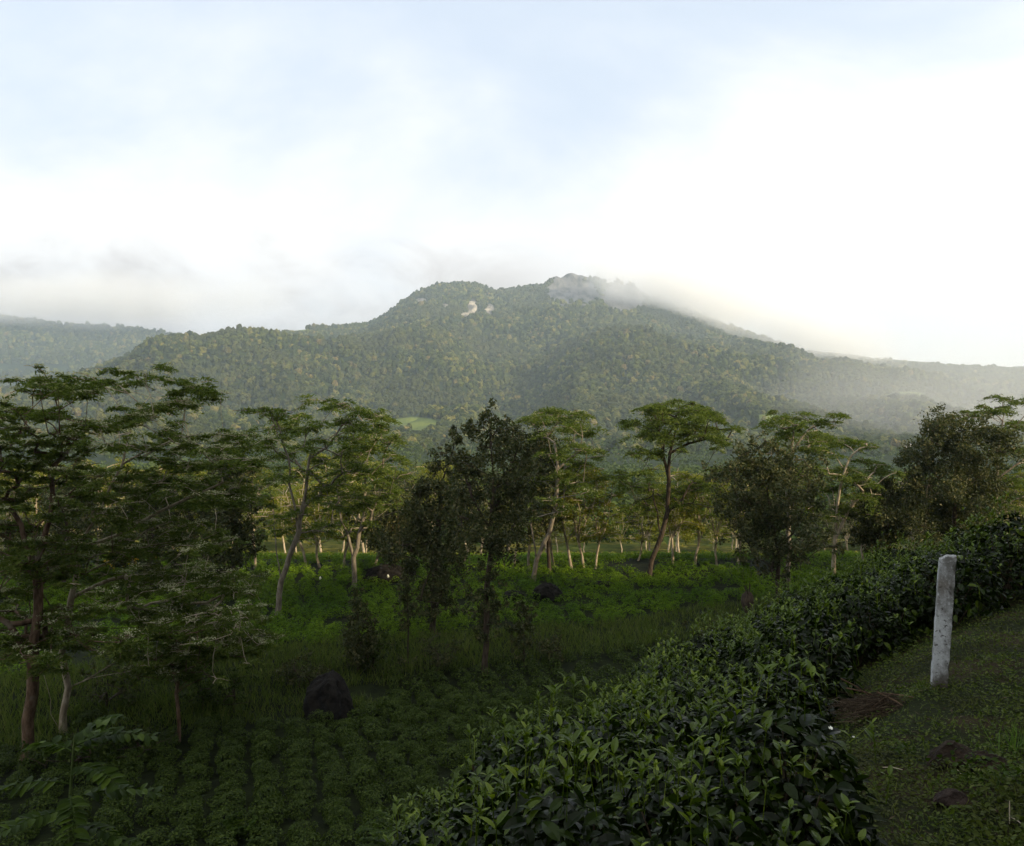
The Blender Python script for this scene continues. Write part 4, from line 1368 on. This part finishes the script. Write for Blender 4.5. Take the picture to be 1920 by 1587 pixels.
# ------------------------------------------------------------------ grassy bank at the right
rng = np.random.default_rng(6)
acc = Acc()
N = 210000
y = 1.9 + 13 * rng.random(N) ** 1.7; x = rng.uniform(.1, .78, N) * y
u, v = uv_near(x, y)
keep = (u < 1.7) & (u > -3.5) & (fbm(x * 2.2, y * 2.2, 3) > -.10 - .55 * rng.random(N)) & (rng.random(N) > .50 * sst(u, -1.2, -.2) * (.3 + fbm(x * 1.1, y * 1.1, 2) + .4))
x, y = x[keep], y[keep]
n = len(x)
P = on_ground(x, y, .0); P[:, 2] += rng.random(n) ** 2 * .07 * (1 + fbm(x * 3, y * 3, 2))
Nn = np.array([0, 0, 1.0]) + rng.normal(size=(n, 3)) * .45
acc.add(*scatter(LEAF_V - [0, .5, 0], LEAF_F, P, frames(Nn, rng), rng.uniform(.012, .034, n)))
tag(obj('ground_cover', acc.mesh('ground_cover', M_HERB)), 'low creeping herbs and moss covering the bank around the white post', 'ground cover', kind='stuff')
acc = Acc()
N = 9000
y = 1.9 + 11 * rng.random(N) ** 1.6; x = rng.uniform(.2, .78, N) * y
u, v = uv_near(x, y)
keep = (u < .2) & (u > -3.5) & (fbm(x * 1.4 + 5, y * 1.4, 2) > -.05)
P = on_ground(x[keep], y[keep], -.01)
V, F4, F3 = blades(P, np.full((len(P), 1), .075), rng, .0022, .6)
acc.V.append(V); acc.F4.append(F4); acc.F3.append(F3); acc.n += len(V)
tag(obj('short_grass', acc.mesh('short_grass', M_GRASS)), 'short thin grass among the herbs on the bank', 'grass', kind='stuff')
acc = Acc()
N = 1500
y = 1.9 + 9 * rng.random(N) ** 1.6; x = rng.uniform(.2, .78, N) * y
u, v = uv_near(x, y)
keep = (u < .3) & (u > -3.5)
P = on_ground(x[keep], y[keep], .012); n = len(P)
acc.add(*scatter(LEAF_V - [0, .5, 0], LEAF_F, P, frames(np.array([0, 0, 1.]) + rng.normal(size=(n, 3)) * .3, rng), np.stack([rng.uniform(.01, .03, n), rng.uniform(.02, .06, n), np.full(n, .03)], 1)))
tag(obj('leaf_litter', acc.mesh('leaf_litter', M_DRY)), 'brown dead leaves and bits of straw scattered on the bank', 'litter', kind='stuff')

# white post
import bmesh
b = hit(1760, 1288)
d = b[1]
topc = P3(1775, 1042, d)
hgt = topc[2] - b[2]
bm = bmesh.new()
bmesh.ops.create_cube(bm, size=1.0)
bmesh.ops.bevel(bm, geom=list(bm.edges), offset=.018, segments=1, affect='EDGES')
bmesh.ops.subdivide_edges(bm, edges=list(bm.edges), cuts=3, use_grid_fill=True)
for it in range(2):
    lng = [e for e in bm.edges if abs(e.verts[0].co.z - e.verts[1].co.z) > .03]
    bmesh.ops.subdivide_edges(bm, edges=lng, cuts=2, use_grid_fill=True)
V = np.array([vv.co[:] for vv in bm.verts])
bm.verts.index_update()
F4 = [[vv.index for vv in f.verts] for f in bm.faces if len(f.verts) == 4]
F3 = [[vv.index for vv in f.verts] for f in bm.faces if len(f.verts) == 3]
bm.free()
wx, wy = .106, .088
tt = V[:, 2] + .5
V = V * [wx, wy, 0]
V[:, 2] = tt * (hgt + .22) - .22
edge = (np.abs(V[:, 0]) > wx * .40) & (np.abs(V[:, 1]) > wy * .38)
nz = fbm(V[:, 2] * 17 + V[:, 0] * 25, V[:, 1] * 25 + V[:, 2] * 6, 4)
shr = 1 - np.where(edge, np.clip(nz + .05, 0, 1) * .42, .0) + .012 * nz
V[:, :2] *= shr[:, None]
topz = tt > .93
V[:, 2] += topz * (.030 * fbm(V[:, 0] * 40 + 3, V[:, 1] * 40, 3) - .020 * (V[:, 0] < -.02))
V[:, 0] += (topc[0] - b[0]) * V[:, 2] / hgt
post = obj('concrete_post', mesh_from('concrete_post', V, [F4] + ([F3] if F3 else []), post_mat(), False))
post.location = b; post.rotation_euler = (0, 0, math.radians(-21))
tag(post, 'leaning whitewashed concrete post with chipped edges on the grassy bank', 'post')

# heap of dry brushwood by the hedge
b = hit(1655, 1335)
root = empty('brush_heap', b)
root.scale = (.8, .8, .7)
tag(root, 'heap of dry brown brushwood and roots between the hedge and the white post', 'brush heap')
rr = np.random.default_rng(31)
a = Acc()
for k in range(520):
    c = np.array([rr.normal() * .17, rr.normal() * .12, 0]); c[2] = .17 * math.exp(-(c[0] / .2) ** 2 - (c[1] / .16) ** 2) * rr.random()
    an = rr.normal() * .8 + .2; L = rr.uniform(.08, .26)
    dv = np.array([math.cos(an), math.sin(an) * .7, rr.normal() * .16]) * L
    a.add(*tube(np.array([c - dv, c + [0, 0, .035], c + dv * .9 - [0, 0, .03]]), np.array([.0015, .0026, .001]), 3))
obj('strands', a.mesh('strands', M_DRY), root)
a = Acc()
for (p, q, r_) in (((-.05, 0, .20), (.24, -.12, .02), .010), ((-.30, .05, .22), (.02, .02, .12), .008), ((.0, .05, .17), (.42, .02, .10), .007), ((-.2, -.1, .02), (.1, .02, .18), .007), ((-.33, .1, .30), (-.12, .0, .16), .006)):
    p = np.array(p); q = np.array(q)
    a.add(*tube(np.array([p, (p + q) / 2 + [0, 0, .015], q]), np.array([r_, r_, r_ * .6]), 6))
obj('sticks', a.mesh('sticks', M_BARKR, smooth=True), root)

b = hit(1785, 1432)
rock('earth_clod', 'reddish brown clod of earth below the white post', 'clod', b, (.14, .10, .085), 21, M_CLOD, rz=.3)
b = hit(1850, 1440)
rock('earth_clod', 'lower brown clod of earth beside the bright grass tuft', 'clod', b, (.13, .10, .06), 22, M_CLOD)
b = hit(1787, 1508)
rock('stone', 'dark purplish stone lying in the herbs near the lower right corner', 'stone', b, (.085, .06, .05), 23, M_STONE)
b = hit(1625, 1465)
# straw
for (ax, ay, bx, by, lab) in ((1655, 1450, 1692, 1456, 'thin pale straw lying on the bare bank'), (1795, 1455, 1806, 1473, 'short pale straw between the clod and the dark stone'),
                              (1895, 1545, 1925, 1570, 'pale forked straw at the lower right corner'), (1892, 1520, 1893, 1560, 'upright dead stalk at the lower right corner')):
    p, q = hit(ax, ay) + [0, 0, .03], hit(bx, by) + [0, 0, .035]
    if 'upright' in lab: p = q + [0, 0, .10]
    o = obj('straw', Acc().add(*tube(np.array([p, (p + q) / 2 + [0, 0, .006], q]), np.array([.0022, .0026, .0018]), 5)).mesh('straw', M_DRYP if False else M_BARKP, p, True))
    o.location = p
    tag(o, lab, 'straw')
# bright grass tuft
b = hit(1902, 1412)
rr = np.random.default_rng(12)
n = 34
P = b + rr.normal(size=(n, 3)) * [.05, .04, 0]
V, F4, F3 = blades(P, np.full((n, 1), .17), rr, .0035, .28)
a = Acc(); a.V.append(V); a.F4.append(F4); a.F3.append(F3)
M_TUFT = leaf_mat('tuft_blade', [(0, (.05, .10, .015)), (1, (.10, .17, .03))], .5, .3, .4)
o = obj('grass_tuft', a.mesh('grass_tuft', M_TUFT, b)); o.location = b
tag(o, 'bright upright grass tuft near the right edge', 'grass tuft')
# broad leafed weeds
b = hit(1760, 1290) - [0, .02, 0]
rr = np.random.default_rng(15)
th = rr.uniform(0, 6.28, 70)
P = b + np.stack([np.cos(th) * .10 * rr.uniform(.8, 1.6, 70), np.sin(th) * .09 * rr.uniform(.8, 1.6, 70), 0 * th - .01], 1)
V, F4, F3 = blades(P, np.full((70, 1), .075), rr, .003, .5)
a = Acc(); a.V.append(V); a.F4.append(F4); a.F3.append(F3)
o = obj('grass_tuft', a.mesh('grass_tuft', M_GRASS, b)); o.location = b
tag(o, 'ring of short grass growing round the foot of the white post', 'grass tuft')
for i, (wx_, wy_, lab) in enumerate(((1870, 1475, 'leafy weed below the bright grass tuft'), (1900, 1500, 'leafy weed at the right edge, above the corner straws'), (1830, 1455, 'pale small weed between the two clods'),
                                     (1880, 1570, 'leafy weed in the lower right corner'), (1700, 1420, 'small weed on the bank left of the reddish clod'), (1690, 1305, 'weed at the right foot of the brush heap'),
                                     (1740, 1300, 'small weed at the foot of the white post'))):
    b = hit(wx_, min(wy_, 1586)); rr = np.random.default_rng(60 + i)
    n = 70 if i < 4 else 30
    sc_ = .10 if i < 4 else .06
    p = b + np.abs(rr.normal(size=(n, 3))) * np.sign(rr.normal(size=(n, 3))) * [sc_, sc_, 0] + np.stack([0 * rr.random(n), 0 * rr.random(n), rr.random(n) * sc_ * 1.1], 1)
    a = Acc().add(*scatter(TEA_V * [1.3, 1, 1], TEA_F, p, frames(np.array([0, 0, 1.]) + rr.normal(size=(n, 3)) * .5, rr), rr.uniform(.018, .04, n)))
    o = obj('weed', a.mesh('weed', M_HERB if i % 2 else M_FERN, b)); o.location = b
    tag(o, lab, 'weed')

# white tea flowers and fallen petals on the hedge side
for i, (fx, fy, fd, lab) in enumerate(((1600, 1391, 4.55, 'bright white petal at the edge of the hedge, lowest of the white specks'), (1557, 1366, 4.9, 'white tea flower among the leaves above the lowest white petal'),
                                       (1568, 1251, 5.6, 'white tea flower on the hedge left of the white post'), (1668, 1145, 6.8, 'white tea flower high on the hedge, left of the white post'), (1548, 1275, 5.4, 'white tea flower low on the hedge near the brush heap'))):
    hb = np.array(hedge); hx_, hy_ = proj(hb + [0, 0, .45])
    near_b = hb[np.argmin(np.hypot(hx_ - fx, hy_ - fy))]
    p = P3(fx, fy, near_b[1] - .36) if i else hit(fx, fy) + [0, 0, .03]
    rr = np.random.default_rng(70 + i)
    n = 5; a = np.arange(n) * 1.2566
    f = np.stack([np.cos(a), np.sin(a) * .6, .4 + 0 * a], 1); Nn = np.stack([-np.cos(a) * .4, -.8 + 0 * a, 1 + 0 * a], 1)
    ac = Acc().add(*scatter(TEA_V * [1.5, 1, -1], TEA_F, np.zeros((n, 3)), frames(Nn, rr, f), np.full(n, .0095)))
    o = obj('tea_flower', ac.mesh('tea_flower', M_WHITE)); o.location = p
    tag(o, lab, 'flower')


# ------------------------------------------------------------------ sapling with feathery fronds at the lower left
def frond(acc_l, acc_s, p0, direc, L, rng, leaf=.075, droop=.35, n=11):
    t = np.linspace(0, 1, 9)[:, None]
    dv = nrm(np.asarray(direc, float))
    P = p0 + dv * L * t + np.array([0, 0, -1.0]) * droop * L * t ** 2
    acc_s.add(*tube(P, np.linspace(.005, .0015, 9), 5))
    side = nrm(np.cross(dv, [0, 0, 1.0]))
    for k in range(n):
        tt = .16 + .84 * k / (n - 1)
        q = P[0] + dv * L * tt + np.array([0, 0, -1.0]) * droop * L * tt ** 2
        for s in (-1, 1):
            f = side * s + dv * .55 + [0, 0, -.25 + rng.normal() * .12]
            nn = np.array([0, 0, 1.0]) + rng.normal(size=3) * .22
            acc_l.add(*scatter(TEA_V * [.95, 1, .7], TEA_F, q[None], frames(nn[None], rng, f[None]), np.array([leaf * rng.uniform(.85, 1.1) * (1 - .35 * abs(tt - .5))])))


d = 4.6
base = P3(140, 1640, d); base[2] = float(H(base[0], base[1]))
root = empty('sapling', base)
tag(root, 'sapling with long feathery fronds rising at the lower left corner', 'sapling')
rr = np.random.default_rng(19)
sl, sst_ = Acc(), Acc()
sp = [base - [0, 0, .1], P3(130, 1520, d), P3(135, 1440, d), P3(140, 1375, d)]
sst_.add(*tube(np.array(sp), np.array([.014, .011, .008, .005]), 6))
for (x0, y0, dxx, dyy, dzz, L, lf) in ((140, 1385, .75, -.1, .75, .36, .10), (138, 1400, .95, .2, .42, .46, .085), (138, 1440, .9, -.5, .35, .42, .09), (135, 1410, -.9, .3, .35, .30, .085), (132, 1470, -1.0, -.2, .28, .52, .09),
                                      (132, 1500, .9, .4, .25, .46, .09), (130, 1520, -.6, -.7, .25, .48, .09), (136, 1425, .1, .9, .5, .36, .085), (131, 1490, .5, -.8, .1, .40, .095), (130, 1540, -.9, .3, .1, .5, .09), (131, 1545, .9, -.1, .0, .45, .09)):
    sl = Acc()
    frond(sl, sl, P3(x0, y0, d), (dxx, dyy, dzz), L, rr, lf)
    obj('frond', sl.mesh('frond', M_FERN, base), root)
obj('stem', sst_.mesh('stem', M_GSTEM, base, True), root)

# feathery bright shrub at the left end of the hedge, and a little fern
b = hit(450, 1578)
root = empty('fern', b); tag(root, 'small upright fern frond at the bottom edge, between the sapling and the hedge', 'fern')
sl, ss_ = Acc(), Acc()
for k in range(7):
    a = rr.uniform(0, 6.28)
    sl = Acc()
    frond(sl, sl, b, (math.cos(a) * .5, math.sin(a) * .5, 1), 1.0, rr, .20, .25, 14)
    obj('frond', sl.mesh('frond', M_FERN, b), root)
d = 8.0
b = P3(750, 1575, d); b[2] = float(H(b[0], b[1]))
root = empty('feathery_shrub', b); tag(root, 'soft feathery bright green shrub at the lower left end of the hedge', 'shrub')
sl, ss_ = Acc(), Acc()
topz = P3(760, 1520, d)[2]
for k in range(34):
    a = rr.uniform(0, 6.28); s0 = b + [rr.normal() * .05, rr.normal() * .05, 0]
    st = np.array([b[0] + math.cos(a) * .22 * rr.random(), b[1] + math.sin(a) * .22 * rr.random(), b[2] + (topz - b[2]) * rr.uniform(.35, .85)])
    ss_.add(*tube(np.array([s0, (s0 + st) / 2, st]), np.array([.008, .006, .003]), 4))
    frond(sl, ss_, st, (math.cos(a), math.sin(a), rr.uniform(.3, .9)), rr.uniform(.22, .34), rr, .05, .3, 16)
obj('foliage', sl.mesh('foliage', M_FERN, b), root); obj('stem', ss_.mesh('stem', M_GSTEM, b), root)

# ------------------------------------------------------------------ mist on the ridges and haze in the air
def ellipsoid(name, c, r, rz, dens, nscale, seed, label, ry=0.0):
    c = np.asarray(c) * KM; r = tuple(q * KM for q in r); dens = dens / KM
    V0, F0 = icos(4)
    m, t, out = new_mat(name)
    tcn = t.node('ShaderNodeTexCoord'); o = tcn.outputs['Object']
    ln = t.node('ShaderNodeVectorMath', operation='LENGTH'); t.l.new(o, ln.inputs[0])
    mp = t.node('ShaderNodeMapping'); mp.inputs['Scale'].default_value = (1, 1, r[2] / r[0]); mp.inputs['Location'].default_value = (seed, seed * .7, 0)
    t.l.new(o, mp.inputs[0])
    n = t.noise(mp.outputs[0], nscale, 5.0, .6)
    fall = t.math('SUBTRACT', 1.0, ln.outputs['Value'], clamp=True)
    d = t.math('ADD', t.math('MULTIPLY', fall, 1.5), t.math('MULTIPLY', t.math('SUBTRACT', n, .55), 2.4))
    d = t.math('MULTIPLY', t.math('MULTIPLY', t.ss(d, .05, 1.1), t.ss(fall, 0.0, .25)), dens)
    v = t.node('ShaderNodeVolumePrincipled')
    v.inputs['Color'].default_value = (.995, .995, .995, 1)
    v.inputs['Anisotropy'].default_value = .15
    t.put(v.inputs['Density'], d)
    t.l.new(v.outputs[0], out.inputs['Volume'])
    o = obj(name, mesh_from(name, V0, [F0], m, True))
    o.location = c; o.scale = r; o.rotation_euler = (0, ry, rz)
    tag(o, label, 'cloud', 'clouds on the ridges', 'stuff')
    return o


c = P3(1285, 532, 2760)
ellipsoid('cloud', c, (440, 230, 160), 0, .013, 2.3, 3.1, 'pale cloud wrapped round the right hand rock peak of the mountain', .12)
c = P3(1490, 618, 2560)
ellipsoid('cloud', c, (640, 240, 140), 0, .0080, 2.6, 7.7, 'glowing cloud bank along the descending right hand ridge', .36)
c = P3(160, 560, 3260)
ellipsoid('cloud', c, (1150, 250, 150), 0, .0060, 4.4, 1.3, 'grey cloud bank lying on the far ridge at the left')

c = P3(1830, 770, 1180)
ellipsoid('cloud', c, (640, 330, 190), 0, .0013, 1.8, 5.2, 'thin sunlit mist over the lower right slopes')

m, t, out = new_mat('haze')
v = t.node('ShaderNodeVolumePrincipled')
v.inputs['Color'].default_value = (.74, .87, 1.0, 1)
v.inputs['Density'].default_value = HAZE
v.inputs['Anisotropy'].default_value = .4
t.l.new(v.outputs[0], out.inputs['Volume'])
x0, x1, y0, y1, z0, z1 = -9000, 9000, -700, 10900, -900, 1290
bv = np.array([[x, y, z] for z in (z0, z1) for y in (y0, y1) for x in (x0, x1)], float)
bf = [[0, 2, 3, 1], [4, 5, 7, 6], [0, 1, 5, 4], [2, 6, 7, 3], [0, 4, 6, 2], [1, 3, 7, 5]]
hz = obj('haze', mesh_from('haze', bv, [np.array(bf)], m))
tag(hz, 'thin pale blue haze hanging in the air over the valley', 'haze', kind='stuff')
